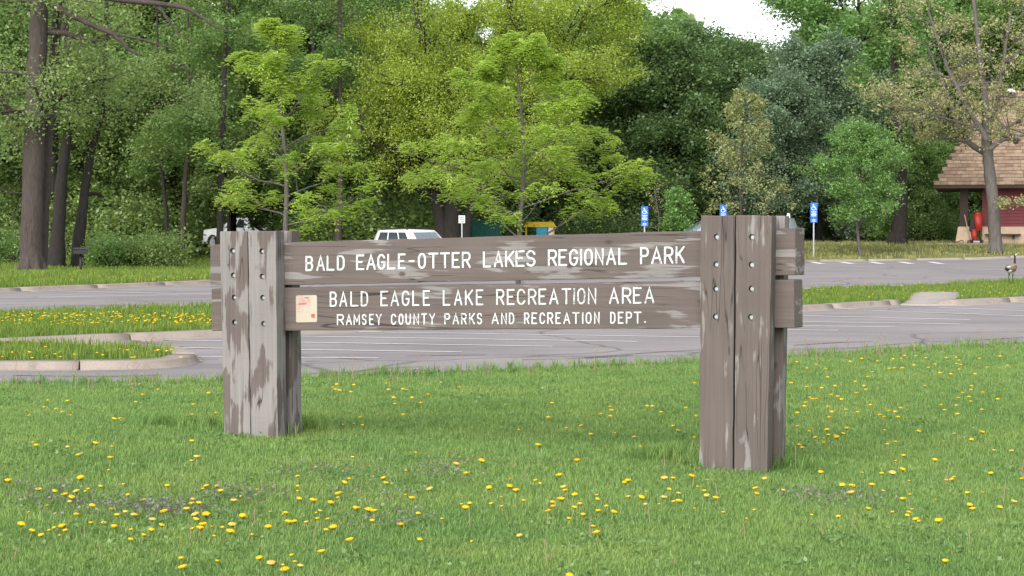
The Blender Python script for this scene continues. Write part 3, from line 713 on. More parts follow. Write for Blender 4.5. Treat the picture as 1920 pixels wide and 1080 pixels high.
M['lf_bud'] = leaf_mat('tan_budding_leaves', [(.37, .35, .15), (.50, .46, .24), (.40, .50, .15)], .5, .1)

def tree_thing(name, label, loc, g, crown, leafmat, bark, group=None, tubes=None):
    o = thing(name, label, 'tree', loc, 0, group)
    put('trunk', tubes_mesh('trunk', g.tubes, 8), bark, o)
    put('crown', crown, leafmat, o)
    return o
def px_trunk(g, pxs, D, base, jig=.012):
    """trunk traced as (x, y, width in photo pixels) at distance D, stored relative to base"""
    P = np.array([np.array(at(x, y, D)) for x, y, _ in pxs]); Rr = np.array([w_ / F * D / 2 for *_, w_ in pxs])
    n = len(P); s_ = np.linspace(0, n - 1, (n - 1) * 4 + 1)
    Q = np.column_stack([np.interp(s_, range(n), P[:, k]) for k in range(3)]); rr = np.interp(s_, range(n), Rr)
    Q[1:-1] = (Q[:-2] + Q[1:-1] * 2 + Q[2:]) / 4; Q[1:, :2] += g.r.normal(0, jig, (len(Q) - 1, 2)); rr = rr * (1 + g.r.normal(0, .03, len(rr)))
    Q = Q - np.array(base); g.tubes.append((Q, rr)); return Q, rr
def flare(g, Q, rr, n=7, seed=0):
    """buttress roots where the trunk meets the ground"""
    b = Q[0]
    for k in range(n):
        a = 6.283 * (k + g.r.uniform(-.25, .25)) / n; d = np.array([math.cos(a), math.sin(a), 0]); r0 = rr[0]
        pts = np.array([b + d * r0 * .45 + [0, 0, r0 * 1.5], b + d * r0 * .8 + [0, 0, r0 * .55], b + d * r0 * 1.15 + [0, 0, .03], b + d * r0 * 1.45 + [0, 0, -.08]])
        g.tubes.append((pts, np.array([.30, .30, .2, .08]) * r0))

def gz(x, y): return tz(x, y) + KH
# --- two young honeylocusts on the median
def honeylocust(xpx, ytop, D, halfw, label, seed, lean=0.0, base_h=1.35, nl=27, nsub=(6, 4)):
    g = Grow(seed); X = (xpx - 960) / F * D; base = np.array([X, D, KH]); H = at(xpx, ytop, D).z - KH
    n = 14; t = np.linspace(0, 1, n); tr = np.column_stack([lean * t + .07 * np.sin(t * 7 + seed), .06 * np.sin(t * 5 + 1), t * H * .97])
    rad = .052 * (1 - t) ** .8 + .008; g.tubes.append((tr, rad))
    for k in range(nl):
        u = (k + .5) / nl; h = base_h + (H * .95 - base_h) * u; i = np.interp(h, tr[:, 2], np.arange(n)); p = np.array([np.interp(h, tr[:, 2], tr[:, c]) for c in range(3)])
        R_ = halfw * (1.0 - u) ** .8 * (.6 + .4 * min(1, u * 5 + .55)) * g.r.uniform(.65, 1.2) + .12
        a = 2.399 * k + g.r.uniform(-.4, .4); d = np.array([math.cos(a), math.sin(a), .25 + .5 * u])
        g.branch(p, d, R_, .022 * (1 - .6 * u), 0, 2, list(nsub), .13, .1, .75, .42, .55)
    c = fronds('crown', g.anch, g.r, 3, .06, .24, 4, .30)
    return tree_thing('honeylocust_tree', label, base, g, c, M['lf_locust'], M['bark_grey'])
honeylocust(536, 20, 36, 2.3, 'young lime green honeylocust with open feathery crown, behind the peeling sign posts', 11, -.12, 1.35, 21, (4, 3))
honeylocust(978, 48, 40, 2.85, 'fuller young lime green honeylocust standing behind the middle of the sign', 23, -.05, .95, 28, (5, 4))

# --- the big yellow green tree behind it
def big_yellow():
    D = 94; X = (845 - 960) / F * D; base = np.array([X, D, gz(X, D)]); g = Grow(31)
    for pxs in ([(848, 470, 46), (846, 430, 38), (850, 380, 34), (868, 300, 28), (905, 200, 22), (950, 60, 16), (970, -120, 8)], [(830, 470, 34), (826, 420, 26), (812, 340, 20), (800, 230, 16), (790, 90, 12), (770, -60, 6)],
                [(872, 468, 24), (874, 420, 18), (900, 340, 15), (985, 220, 12), (1060, 110, 9), (1110, 0, 6)]):
        Q, rr = px_trunk(g, pxs, D, base)
        for k in range(24):
            i = int(len(Q) * g.r.uniform(.3, .98)); p = Q[min(i, len(Q) - 1)]
            a = g.r.uniform(0, 6.283); out = np.array([math.cos(a), math.sin(a) * .8, g.r.uniform(.05, .9)])
            top = p[2] / 13.0
            g.branch(p, out, g.r.uniform(4.2, 7.4) * (1.12 - .55 * top), rr[min(i, len(rr) - 1)] * .45, 0, 2, [8, 5], .12, .25, .8, .42, .8)
    A = np.array(g.anch); A = A[A[:, 2] > 1.7]
    c = leaves('crown', A, g.r, 19, .28, .125, .5, .3, .8, .3)
    return tree_thing('maple_tree', 'large spreading yellow green tree with several dark stems, behind the white wagon', base, g, c, M['lf_yellow'], M['bark_dark'])
big_yellow()

# --- old oaks and slim trunks at the edge of the wood, traced trunk by trunk
def wood_tree(name, label, D, stems, leafmat, bark, seed, crown_r, nbr, zmin, group=None, per=7, lsize=.2, roots=True, extra=(), sig=.3, hmax=99):
    x0, y0, _ = stems[0][0]; X = (x0 - 960) / F * D; base = np.array([X, D, gz(X, D)]); g = Grow(seed)
    for si, pxs in enumerate(stems):
        Q, rr = px_trunk(g, pxs, D + .9 * si, base + np.array([0, 0, 0]))
        if abs(pxs[0][1] - y0) < 25:
            Q[:, 2] += 0
            Q[0, 2] = min(Q[0, 2], -.1)
            if roots and rr[0] > .15: flare(g, Q, rr)
        for k in range(nbr):
            i = min(len(Q) - 1, int(len(Q) * g.r.uniform(.35, 1.0))); p = Q[i]
            if p[2] < zmin: continue
            a = g.r.uniform(0, 6.283); d = np.array([math.cos(a), math.sin(a), g.r.uniform(-.05, .8)])
            g.branch(p, d, crown_r * g.r.uniform(.6, 1.1), max(.02, rr[i] * .4), 0, 2, [6, 4], .2, .15, .85, .45, .8)
    for pxs in extra: px_trunk(g, pxs, D - 2, base, .03)
    A = np.array(g.anch); A = A[A[:, 2] > zmin * .85]
    c = leaves('crown', A, g.r, per, sig, lsize, .6, .4, .7, .2)
    return tree_thing(name, label, base, g, c, leafmat, bark, group)
wood_tree('oak_tree', 'massive old oak with furrowed brown trunk beside the park grill', 71, [[(60, 503, 50), (59, 470, 43), (61, 350, 41), (66, 200, 38), (72, 60, 34), (80, -160, 28), (85, -300, 16)], [(80, 497, 16), (84, 350, 21), (92, 200, 20), (106, 60, 18), (125, -160, 12)]],
          M['lf_wood'], M['bark_brown'], 41, 4.2, 12, 5.0, per=8, lsize=.14,
          extra=[[(100, 10, 12), (135, 30, 11), (170, 45, 10), (213, 63, 9), (243, 93, 7), (264, 104, 4)], [(213, 63, 5), (270, 75, 4), (330, 92, 2)], [(90, -30, 14), (200, -4, 12), (290, 6, 10), (352, 14, 8), (385, 36, 6), (405, 52, 4), (440, 60, 2)],
                 [(290, 6, 6), (320, 40, 5), (338, 70, 3)], [(60, 140, 6), (20, 134, 5), (-30, 136, 4)]])
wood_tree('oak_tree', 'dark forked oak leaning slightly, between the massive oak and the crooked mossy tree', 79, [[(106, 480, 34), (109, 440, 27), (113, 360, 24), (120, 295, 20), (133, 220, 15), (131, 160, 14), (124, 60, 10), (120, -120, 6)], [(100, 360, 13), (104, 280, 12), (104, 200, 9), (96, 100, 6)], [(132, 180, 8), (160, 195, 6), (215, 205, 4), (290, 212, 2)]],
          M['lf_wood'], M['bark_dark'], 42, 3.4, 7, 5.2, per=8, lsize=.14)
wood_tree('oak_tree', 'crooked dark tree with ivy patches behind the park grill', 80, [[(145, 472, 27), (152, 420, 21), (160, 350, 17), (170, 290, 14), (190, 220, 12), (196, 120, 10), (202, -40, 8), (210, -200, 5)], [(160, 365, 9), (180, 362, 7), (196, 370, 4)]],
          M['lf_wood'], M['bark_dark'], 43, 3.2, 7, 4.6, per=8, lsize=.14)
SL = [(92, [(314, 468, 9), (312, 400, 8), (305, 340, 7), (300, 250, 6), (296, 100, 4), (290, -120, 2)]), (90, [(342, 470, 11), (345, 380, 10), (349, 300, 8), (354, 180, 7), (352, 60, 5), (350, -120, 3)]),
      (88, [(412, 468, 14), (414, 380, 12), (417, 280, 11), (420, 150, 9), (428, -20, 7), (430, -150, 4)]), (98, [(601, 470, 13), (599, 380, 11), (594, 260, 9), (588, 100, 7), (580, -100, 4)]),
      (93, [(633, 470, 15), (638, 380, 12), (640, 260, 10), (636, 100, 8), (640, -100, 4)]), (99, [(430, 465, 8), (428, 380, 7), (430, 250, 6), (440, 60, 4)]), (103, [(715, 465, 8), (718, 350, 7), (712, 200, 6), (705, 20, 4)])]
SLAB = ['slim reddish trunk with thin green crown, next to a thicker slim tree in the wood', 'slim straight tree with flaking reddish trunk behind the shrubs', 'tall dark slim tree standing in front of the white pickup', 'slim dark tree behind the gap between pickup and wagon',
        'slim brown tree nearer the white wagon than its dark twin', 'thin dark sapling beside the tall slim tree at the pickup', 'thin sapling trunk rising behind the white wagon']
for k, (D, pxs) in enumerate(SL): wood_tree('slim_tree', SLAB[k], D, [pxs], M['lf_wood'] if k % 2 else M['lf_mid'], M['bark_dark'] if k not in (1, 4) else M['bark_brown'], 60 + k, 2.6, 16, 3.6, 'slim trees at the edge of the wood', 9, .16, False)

# --- right side trees
def shaped(name, label, xpx, ytop, ybase, D, halfw, leafmat, bark, seed, nl=34, lsize=.14, per=9, sig=.16, base_h=.8, pw=.6, rise=.35, nsub=(6, 4), trunk_r=.07, z0=None, droop=.1, tops=1):
    X = (xpx - 960) / F * D; zb = gz(X, D) if z0 is None else z0; base = np.array([X, D, zb]); g = Grow(seed); H = at(xpx, ytop, D).z - zb
    n = 14; t = np.linspace(0, 1, n); tr = np.column_stack([.1 * np.sin(t * 6 + seed), .1 * np.sin(t * 5), t * H * .95]); g.tubes.append((tr, trunk_r * (1 - t) ** .8 + .01))
    for k in range(nl):
        u = (k + .5) / nl; h = base_h + (H * .95 - base_h) * u; p = np.array([np.interp(h, tr[:, 2], tr[:, c]) for c in range(3)])
        env = (math.sin(math.pi * min(1, (u * .85 + .15)))) ** pw if pw < 2 else (1 - u) ** .6
        a = 2.399 * k + g.r.uniform(-.5, .5); g.branch(p, [math.cos(a), math.sin(a), rise + .5 * u], halfw * env * g.r.uniform(.75, 1.12) + .2, max(.015, trunk_r * .35 * (1 - .6 * u)), 0, 2, list(nsub), .13, .15, .8, .45, .8)
    A = np.array(g.anch); A = A[A[:, 2] > base_h * .8]
    return tree_thing(name, label, base, g, leaves('crown', A, g.r, per, sig, lsize, .6, .4, .8, droop), leafmat, bark)
shaped('crabapple_tree', 'small cream and olive flowering tree between two blue disabled parking signs', 1392, 170, 485, 87.5, 2.5, M['lf_olive'], M['bark_brown'], 71, 24, .13, 4, .12, 1.2, 3, .6, (5, 3))
shaped('maple_tree', 'small round bright green tree with thin pale trunk near the pavilion', 1612, 252, 475, 88.5, 2.2, M['lf_bright'], M['bark_grey'], 72, 36, .12, 8, .16, .85, .5, .6)
shaped('sapling', 'tiny bright green sapling in front of the dark trees beside a blue sign', 1270, 362, 485, 88, .62, M['lf_bright'], M['bark_grey'], 73, 16, .13, 8, .1, .5, .5, .5, (4, 3), .03)
shaped('sapling', 'thin bare sapling between the blue sign and the tiny green sapling', 1232, 350, 485, 89.5, .5, M['lf_olive'], M['bark_grey'], 74, 12, .09, 1, .1, 1.0, .5, .5, (3, 2), .03)

def right_tree():
    D = 90; X = (1866 - 960) / F * D; base = np.array([X, D, gz(X, D)]); g = Grow(81)
    Q, rr = px_trunk(g, [(1866, 474, 30), (1866, 455, 24), (1862, 380, 22), (1853, 300, 20), (1850, 265, 19), (1848, 200, 13), (1835, 90, 9), (1822, -40, 6)], D, base); flare(g, Q, rr, 6)
    lim = [[(1852, 290, 13), (1815, 268, 10), (1790, 220, 8), (1770, 160, 6), (1740, 90, 4)], [(1850, 262, 12), (1838, 240, 10), (1800, 180, 8), (1770, 110, 6), (1740, 20, 4)], [(1850, 262, 12), (1868, 200, 9), (1880, 120, 7), (1895, 20, 5)],
           [(1855, 280, 10), (1880, 262, 7), (1915, 255, 5), (1960, 235, 3)], [(1852, 255, 8), (1875, 245, 6), (1905, 230, 5), (1950, 215, 3)], [(1838, 240, 6), (1780, 225, 4), (1720, 205, 3), (1660, 210, 2)], [(1815, 268, 5), (1770, 258, 4), (1700, 250, 2)], [(1864, 370, 4), (1885, 388, 3), (1905, 378, 2)]]
    for j, l in enumerate(lim):
        q, r_ = px_trunk(g, l, D + (-1.2 if j % 2 else 1.2), base, .02)
        for k in range(15 if j < 7 else 3):
            i = int(len(q) * g.r.uniform(.35, .999)); a = g.r.uniform(0, 6.283)
            g.branch(q[i], [math.cos(a), math.sin(a), g.r.uniform(-.1, .8)], g.r.uniform(1.1, 2.6) if j < 7 else .5, max(.012, r_[i] * .5), 0, 2, [5, 3], .15, .2, .8, .45, .8)
    A = np.array(g.anch)
    return tree_thing('budding_tree', 'open grey barked tree with tan budding leaves in front of the pavilion roof', base, g, leaves('crown', A, g.r, 2, .13, .15, .5, .2, .8, .4), M['lf_bud'], M['bark_grey'])
right_tree()

# --- woodland trees: four kinds built once, then copied
def proto(seed, H, Rc, leafmat, bark, base_h, nl=30, lsize=.22, per=15, sig=.38, pw=.7, tr=.22):
    g = Grow(seed); n = 12; t = np.linspace(0, 1, n); trk = np.column_stack([.4 * np.sin(t * 4 + seed), .4 * np.sin(t * 3 + 2 * seed), t * H * .93 - .15]); g.tubes.append((trk, tr * (1 - t) ** .7 + .02))
    for k in range(nl):
        u = (k + .5) / nl; h = base_h + (H * .92 - base_h) * u; p = np.array([np.interp(h, trk[:, 2], trk[:, c]) for c in range(3)]); a = 2.399 * k + g.r.uniform(-.5, .5)
        env = math.sin(math.pi * (u * .8 + .17)) ** pw
        g.branch(p, [math.cos(a), math.sin(a), .2 + .6 * u], Rc * env * g.r.uniform(.7, 1.15) + .3, max(.03, tr * .35 * (1 - .6 * u)), 0, 2, [7, 4], .16, .2, .85, .45, .8)
    A = np.array(g.anch)
    return tubes_mesh('trunk', g.tubes, 7), leaves('crown', A, g.r, per, sig, lsize, .62, .4, .75, .2)
PR = {'tall': proto(101, 17, 4.4, None, None, 2.4, 34), 'broad': proto(102, 13, 5.0, None, None, 1.0, 32), 'dense': proto(103, 11.5, 4.2, None, None, .5, 36, .21, 17), 'airy': proto(104, 16, 4.0, None, None, 3.5, 28, .2, 10, .45)}
def wt(kind, xpx, D, sc, leafmat, label, group, rot, bark='bark_dark', sz=1.0):
    X = (xpx - 960) / F * D; o = thing('woodland_tree', label, 'tree', (X, D, gz(X, D)), rot, group)
    for nm, me, mt_ in (('trunk', PR[kind][0], M[bark]), ('crown', PR[kind][1], leafmat)):
        c = put(nm, me, None, o)
        if not me.materials: me.materials.append(mt_)
        c.material_slots[0].link = 'OBJECT'; c.material_slots[0].material = mt_
    o.scale = (sc, sc, sc * sz); return o
rw = random.Random(9)
LW = 'leafy mid green tree with dark trunk, in the wood behind the old oaks'
for k, (x, D) in enumerate([(-60, 100), (40, 104), (150, 98), (230, 108), (330, 104), (440, 112), (520, 106), (620, 116), (700, 110), (-130, 92), (-200, 100), (90, 122), (280, 124), (470, 128), (590, 130), (760, 124), (180, 134), (380, 138), (660, 138)]):
    wt(['tall', 'airy', 'broad', 'tall'][k % 4], x, D, rw.uniform(.9, 1.1), M['lf_wood'] if k % 3 else M['lf_mid'], ('%s %s tree in the wood behind the old oaks' % ('yellowish green' if k % 3 else 'deep green', ['tall slender leafy', 'airy thinly leaved', 'broad crowned leafy', 'tall slender leafy'][k % 4])), '%s %s trees of the wood' % ('yellowish' if k % 3 else 'deep green', ['tall', 'airy', 'broad', 'tall'][k % 4]), rw.uniform(0, 6.28))
LD = 'dense dark green tree in the row behind the disabled parking signs'
for k, (x, D, s_, kd) in enumerate([(1235, 106, .95, 'dense'), (1300, 110, 1.02, 'dense'), (1375, 113, .98, 'dense'), (1450, 108, .82, 'dense'), (1180, 108, 1.0, 'broad'), (1110, 112, 1.0, 'broad'), (1330, 122, .9, 'dense'), (1010, 112, 1.0, 'dense'), (920, 114, 1.0, 'dense')]):
    wt(kd, x, D, s_, M['lf_dark'] if k < 4 or k > 5 else M['lf_mid'], LD if k < 4 or k > 5 else 'broad lighter green tree between the dark row and the big yellow green tree', 'dark trees behind the parking signs' if k < 4 or k > 5 else 'lighter trees beside the dark row', rw.uniform(0, 6.28))
wt('broad', 1530, 104, .78, M['lf_grey'], 'grey green drooping tree behind the small round bright green tree', None, 1.0)
wt('airy', 1515, 116, .98, M['lf_mid'], 'thinly leaved tree edging the gap of open sky', None, 3.9)
wt('broad', 1450, 100, .62, M['lf_grey'], 'smaller grey green tree beside the cream flowering tree', None, 2.6)
wt('tall', 1612, 112, 1.05, M['lf_bright'], 'tall bright green tree rising above the grey green trees', None, .4)
wt('tall', 1745, 116, .95, M['lf_mid'], 'tall mid green tree behind the tan budding tree', None, 2.2)
wt('broad', 1830, 120, 1.05, M['lf_mid'], 'broad mid green tree rising behind the pavilion roof', None, 3.3)
wt('tall', 1930, 118, 1.0, M['lf_wood'], 'tall yellowish tree behind the far end of the pavilion', None, 4.4)
wt('broad', 1990, 124, 1.1, M['lf_mid'], 'broad tree beyond the pavilion ridge', None, 5.1)
wt('dense', 1640, 118, .7, M['lf_dark'], 'low dark tree behind the trunk of the dark stemmed tree', None, 5.5)
wt('dense', 1740, 110, .5, M['lf_mid'], 'low bushy tree beside the pavilion column', None, .9)
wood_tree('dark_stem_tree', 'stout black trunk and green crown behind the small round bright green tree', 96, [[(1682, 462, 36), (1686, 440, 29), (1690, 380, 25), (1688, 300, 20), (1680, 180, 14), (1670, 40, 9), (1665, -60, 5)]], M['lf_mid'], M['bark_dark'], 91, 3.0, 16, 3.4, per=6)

# --- shrubs under the wood
def shrub_mesh(seed, H, Rc):
    g = Grow(seed)
    for k in range(16):
        a = g.r.uniform(0, 6.283); g.branch([g.r.normal(0, .2), g.r.normal(0, .2), 0], [math.cos(a) * Rc / H, math.sin(a) * Rc / H, 1], H * g.r.uniform(.6, 1), .02, 0, 1, [7], .2, .0, .8, .5)
    return tubes_mesh('stems', g.tubes, 4), leaves('foliage', g.anch, g.r, 9, .2, .13, .6, .4, .8, .1)
SH = [shrub_mesh(201, 1.5, 1.2), shrub_mesh(202, 2.2, 1.3)]
for me in (SH[0][0], SH[1][0]): me.materials.append(M['bark_brown'])
for me in (SH[0][1], SH[1][1]): me.materials.append(M['lf_mid'])
def shrub(x, D, k, sc, mt_, label, group):
    X = (x - 960) / F * D; o = thing('shrub', label, 'shrub', (X, D, gz(X, D) - .05), rw.uniform(0, 6.28), group); o.scale = (sc,) * 3
    put('stems', SH[k][0], None, o); c = put('foliage', SH[k][1], None, o); c.material_slots[0].link = 'OBJECT'; c.material_slots[0].material = mt_
for k, (x, D) in enumerate([(205, 78), (235, 80), (262, 79), (290, 81), (312, 79), (180, 84), (225, 86), (275, 87), (300, 88), (20, 88), (-30, 84), (60, 92)]):
    shrub(x, D, k % 2, rw.uniform(.65, .95), M['lf_wood'] if k % 3 else M['lf_mid'], ('low' if k % 2 == 0 else 'taller') + ' leafy ' + ('yellow green' if k % 3 else 'mid green') + ' shrub in the undergrowth below the old oaks', '%s %s shrubs by the oaks' % ('low' if k % 2 == 0 else 'tall', 'yellow green' if k % 3 else 'mid green'))
for k, x in enumerate([560, 600, 655, 690, 740, 900, 960, 1050, 1110, 1160]):
    shrub(x, 104 + rw.uniform(-2, 3), 1, rw.uniform(.9, 1.3), M['lf_mid'] if k < 5 else M['lf_dark'], ('mid green leafy shrub in the undergrowth behind the white wagon' if k < 5 else 'dark leafy shrub in the undergrowth by the playground'), ('shrubs behind the wagon' if k < 5 else 'shrubs by the playground'))
for k, x in enumerate([1470, 1520, 1570, 1640, 1715, 1745, 1775, 1800]):
    shrub(x, 108 + rw.uniform(-3, 3), 1, rw.uniform(.8, 1.2), M['lf_grey'] if k < 3 else M['lf_mid'], ('grey green shrub behind the lone blue parking sign' if k < 3 else 'mid green shrub along the wood beside the pavilion'), ('grey green shrubs' if k < 3 else 'shrubs by the pavilion'))
for k, x in enumerate([-20, 30, 180, 225, 262, 375, 430, 470, 500, 545, 628, 660, 700, 745]):
    shrub(x, 97 + rw.uniform(-2, 3) + (36 if 360 < x < 560 else 0), 1, rw.uniform(1.3, 1.9), M['lf_wood'], 'tall light green thicket bush between the slim trunks of the wood', 'thicket bushes between the slim trunks')
# --- the far wood, one mass of leaves
fr = np.random.default_rng(77)
n = 70000
Xr = fr.uniform(-.31, .31, n); Dd = fr.uniform(138, 160, n); top = 17 - 9.0 * np.exp(-((Xr - .119) / .026) ** 2) + 1.5 * np.sin(Xr * 90) + np.sin(Xr * 210 + 1)
Z = fr.random(n) ** .85 * top
A = np.column_stack([Xr * Dd, Dd, Z])
fw = put('far_wood', leaves('far_wood', A, fr, 1, .2, .95, .75, 0, 1, .2), M['lf_mid']); fw['kind'] = 'stuff'; fw['label'] = 'distant green wood closing the view behind all the trees'; fw['category'] = 'wood'
# ------------------------------------------------------------------ pavilion
M['shingle'] = [plain('shingle_%s' % n_, c, .9, var=.12, scale=5, kind='World') for n_, c in (('tan', (.35, .25, .175)), ('brown', (.295, .205, .145)), ('pale', (.39, .28, .20)), ('dark', (.25, .175, .125)))]
M['redwall'] = plain('dark_red_siding', (.17, .032, .038), .7, var=.12, scale=2)
M['trim'] = plain('dark_brown_trim', (.05, .032, .027), .8)
M['stucco'] = plain('tan_masonry', (.52, .39, .29), .9, var=.08, scale=3)
M['under'] = plain('roof_board', (.07, .045, .035), .9)
BD = 97.0; bx0 = (1750 - 960) / F * BD; zb = gz(22, 98); PY = R(-13.5)
def plx(px, yl):                                     # local x on the turned pavilion seen at photo column px, yl metres behind the eave
    k = (px - 960) / F; c_, s_ = math.cos(PY), math.sin(PY)
    return (k * (BD + yl * c_) - bx0 + yl * s_) / (c_ - k * s_)
RY = 5.5; zE = at(1750, 347, BD).z; RD = BD + RY; rx0 = bx0 + plx(1851, RY); zR = at(1851, 176, 101.7).z; bx1 = bx0 + 17; rx1 = bx1 - (rx0 - bx0)
pav = thing('pavilion', 'dark red park pavilion with steep tan shingled roof and masonry base', 'building', (bx0, BD, zb), PY)
B0 = Vector((bx0, BD, zb))
def lp(x, y, z): return Vector((x, y, z)) - B0
e_ = [lp(bx0, BD, zE), lp(bx1, BD, zE), lp(bx1, 2 * RD - BD, zE), lp(bx0, 2 * RD - BD, zE)]; r_ = [lp(rx0, RD, zR), lp(rx1, RD, zR)]
bm = bmesh.new(); vv = [bm.verts.new(p) for p in e_ + r_]; lo = [bm.verts.new(p - Vector((0, 0, .16))) for p in e_]
for f in ((0, 1, 5, 4), (1, 2, 5), (2, 3, 4, 5), (3, 0, 4)): bm.faces.new([vv[i] for i in f])
for i in range(4): bm.faces.new((vv[i], lo[i], lo[(i + 1) % 4], vv[(i + 1) % 4]))
bm.faces.new(lo[::-1]); roof = put('roof', bm_mesh('roof', bm), M['under'], pav)
# shingles laid in lapped courses on the slope that faces the lot
rs = random.Random(3); O = e_[0]; U = Vector((1, 0, 0)); Vd = (r_[0] - O); Vd = Vector((0, Vd.y, Vd.z)); SLn = Vd.length; Vd.normalize(); NN = U.cross(Vd); NN = -NN if NN.z < 0 else NN
sbm = bmesh.new(); add_box(sbm, (0, 0, 0), (1, 1, 1)); 
for v in sbm.verts:
    if v.co.y > .5: v.co.z -= .9                     # butt end thick, head end tucked under
sh_me = bm_mesh('shingle', sbm); sh_var = []
for m_ in M['shingle']:
    c = sh_me.copy(); c.materials.append(m_); sh_var.append(c)
rows = 27; rh = SLn / rows; cand = []
for j in range(rows):
    v0 = j * rh; xl = (rx0 - bx0) * (v0 / SLn); xr = (bx1 - bx0) - (bx1 - rx1) * (v0 / SLn); x = xl + (j % 2) * .16
    while x < xr - .1:
        w_ = rs.uniform(.29, .40); cand.append((x, v0, min(w_, xr - x), j)); x += w_ + .012
shown = [c for c in cand if c[0] < plx(1925, c[1] * .7)]; shown = shown[:]
rs.shuffle(shown); ind = shown[:300]; ids = set(ind); rest = [c for c in cand if c not in ids]
def sh_mat(x, v0, w_, j):
    o = O + U * x + Vd * (v0 - .03) + NN * .012
    return Matrix(((U.x * w_, Vd.x * rh * 1.22, NN.x * .045, o.x), (U.y * w_, Vd.y * rh * 1.22, NN.y * .045, o.y), (U.z * w_, Vd.z * rh * 1.22, NN.z * .045, o.z), (0, 0, 0, 1)))
for c in ind:
    o = put('shingle', rs.choice(sh_var), None, roof); o.matrix_local = sh_mat(*c)
base_v = np.array([v.co[:] for v in sh_me.vertices]); base_f = [tuple(p.vertices) for p in sh_me.polygons]; VV = []; FF = []; MI = []
for c in rest:
    m_ = np.array(sh_mat(*c)); k = len(VV) * 8; VV.append(base_v @ m_[:3, :3].T + m_[:3, 3]); FF += [tuple(i + k for i in f) for f in base_f]; MI += [rs.randrange(4)] * len(base_f)
me = np_mesh('shingle_field', np.concatenate(VV), FF, midx=None)
for m_ in M['shingle']: me.materials.append(m_)
me.polygons.foreach_set('material_index', MI); o = put('shingle_field', me, None, roof, kind='stuff')
bm = bmesh.new(); add_cyl(bm, r_[0] + Vector((-.05, 0, .03)), r_[1], .09, n=8); put('ridge_cap', bm_mesh('ridge_cap', bm), M['shingle'][1], roof)
for xp, yp in ((1893, 184), (1903, 272)):            # two roof vents
    t = (348 - yp) / (348 - 176); p = O + Vd * SLn * t; p.x = plx(xp, RY * t)
    b = bmesh.new(); add_cyl(b, p - Vector((0, 0, .1)), p + Vector((0, -.05, .28)), .13, n=10); rv = put('roof_vent', bm_mesh('roof_vent', b), M['trim'], roof)
    b = bmesh.new(); add_cyl(b, p + Vector((0, -.05, .26)), p + Vector((0, -.05, .44)), .27, .17, n=12); put('vent_cap', bm_mesh('vent_cap', b, True), M['white'], rv)
# walls
wy0 = 1.2; wx0 = plx(1841, wy0); zt = zE - zb - .1; zm = at(1860, 425, 98.2).z - zb
box('masonry_base', (wx0, wy0 - .06, -.4), (16, 11, zm), M['stucco'], pav, .01)
box('wall', (wx0 + .03, wy0, zm), (15.9, 10.9, zt), M['trim'], pav)
nb_ = 12; ph = (zt - zm) / nb_
pb = bmesh.new(); add_box(pb, (0, 0, 0), (16 - wx0, .022, ph - .014))
for v in pb.verts:
    if v.co.z < .01 and v.co.y < .01: v.co.y -= .018
pm = bm_mesh('siding_plank', pb); pm.materials.append(M['redwall'])
for j in range(nb_): o = put('siding_plank', pm, None, pav); o.location = (wx0, wy0 - .024, zm + j * ph)
cy = 1.0; cx = plx(1807, cy)
box('column', (cx - .2, cy - .2, zm - .1), (cx + .2, cy + .2, zt), M['trim'], pav, .015)
bm = bmesh.new(); vs = add_box(bm, (cx - .48, cy - .48, -.4), (cx + .48, cy + .48, zm))
for v in vs:
    if v.co.z > 0: v.co.x = cx + (v.co.x - cx) * .58; v.co.y = cy + (v.co.y - cy) * .58
put('column_base', bm_mesh('column_base', bm), M['stucco'], pav)
bsx = plx(1847, .8); bsz = at(1870, 440, 98).z - zb
box('wall_bench', (bsx, wy0 - .5, bsz - .03), (bsx + 1.7, wy0 - .05, bsz + .04), M['trim'], pav, .01)
for k in (.35, 1.35): box('bench_bracket', (bsx + k - .06, wy0 - .36, bsz - .2), (bsx + k + .06, wy0 - .05, bsz - .03), M['trim'], pav, .01)
poly_sheet('pavilion_slab', [(bx0 - .5, BD - .3), (bx1, BD - .3), (bx1, 108), (bx0 - .5, 108)], KH + .05, M['pale_concrete'], 1.5, .2)
poly_sheet('footpath', [(bx0 - .4, 98.5), (bx0 - 6, 101.5), (bx0 - 14, 103), (bx0 - 14, 104.6), (bx0 - 6, 103.2), (bx0 - .4, 100.3)], KH + .06, M['pale_concrete'], 1.2, .12)
# red cleaning machine parked by the column
M['redtank'] = plain('red_enamel', (.45, .035, .025), .35)
mx, my = (1829 - 960) / F * 97.2, 97.2; mz = tz(mx, my) + KH + .05
mc = thing('pressure_washer', 'upright red tank machine with dark frame parked beside the pavilion column', 'machine', (mx, my, mz))
box('base_plate', (-.36, -.2, .02), (.3, .2, .12), M['steel'], mc, .02)
bm = bmesh.new(); add_cyl(bm, (.13, 0, .62), (.09, 0, 1.42), .2, n=16); add_cyl(bm, (.09, 0, 1.42), (.085, 0, 1.52), .2, .09, n=16); put('tank', bm_mesh('tank', bm, True), M['redtank'], mc)
cyl('lower_tank', (-.06, -.05, .1), (-.1, -.05, .68), .13, M['redtank'], mc, n=14)
for sx in (-.2, .26): cyl('frame_tube', (sx, .12, .05), (sx - .1, .12, 1.5), .025, M['black'], mc, n=8)
box('engine', (-.3, -.12, .6), (-.08, .12, 1.2), M['black'], mc, .03); cyl('handle', (-.32, .12, 1.48), (.18, .12, 1.5), .025, M['black'], mc, n=8)
for sx in (-.25, .25): cyl('wheel', (sx, -.24, .09), (sx, -.18, .09), .09, M['rubber'], mc, n=14)
gl = [mx - .62 + .3 * math.sin(k * .5) for k in range(14)]
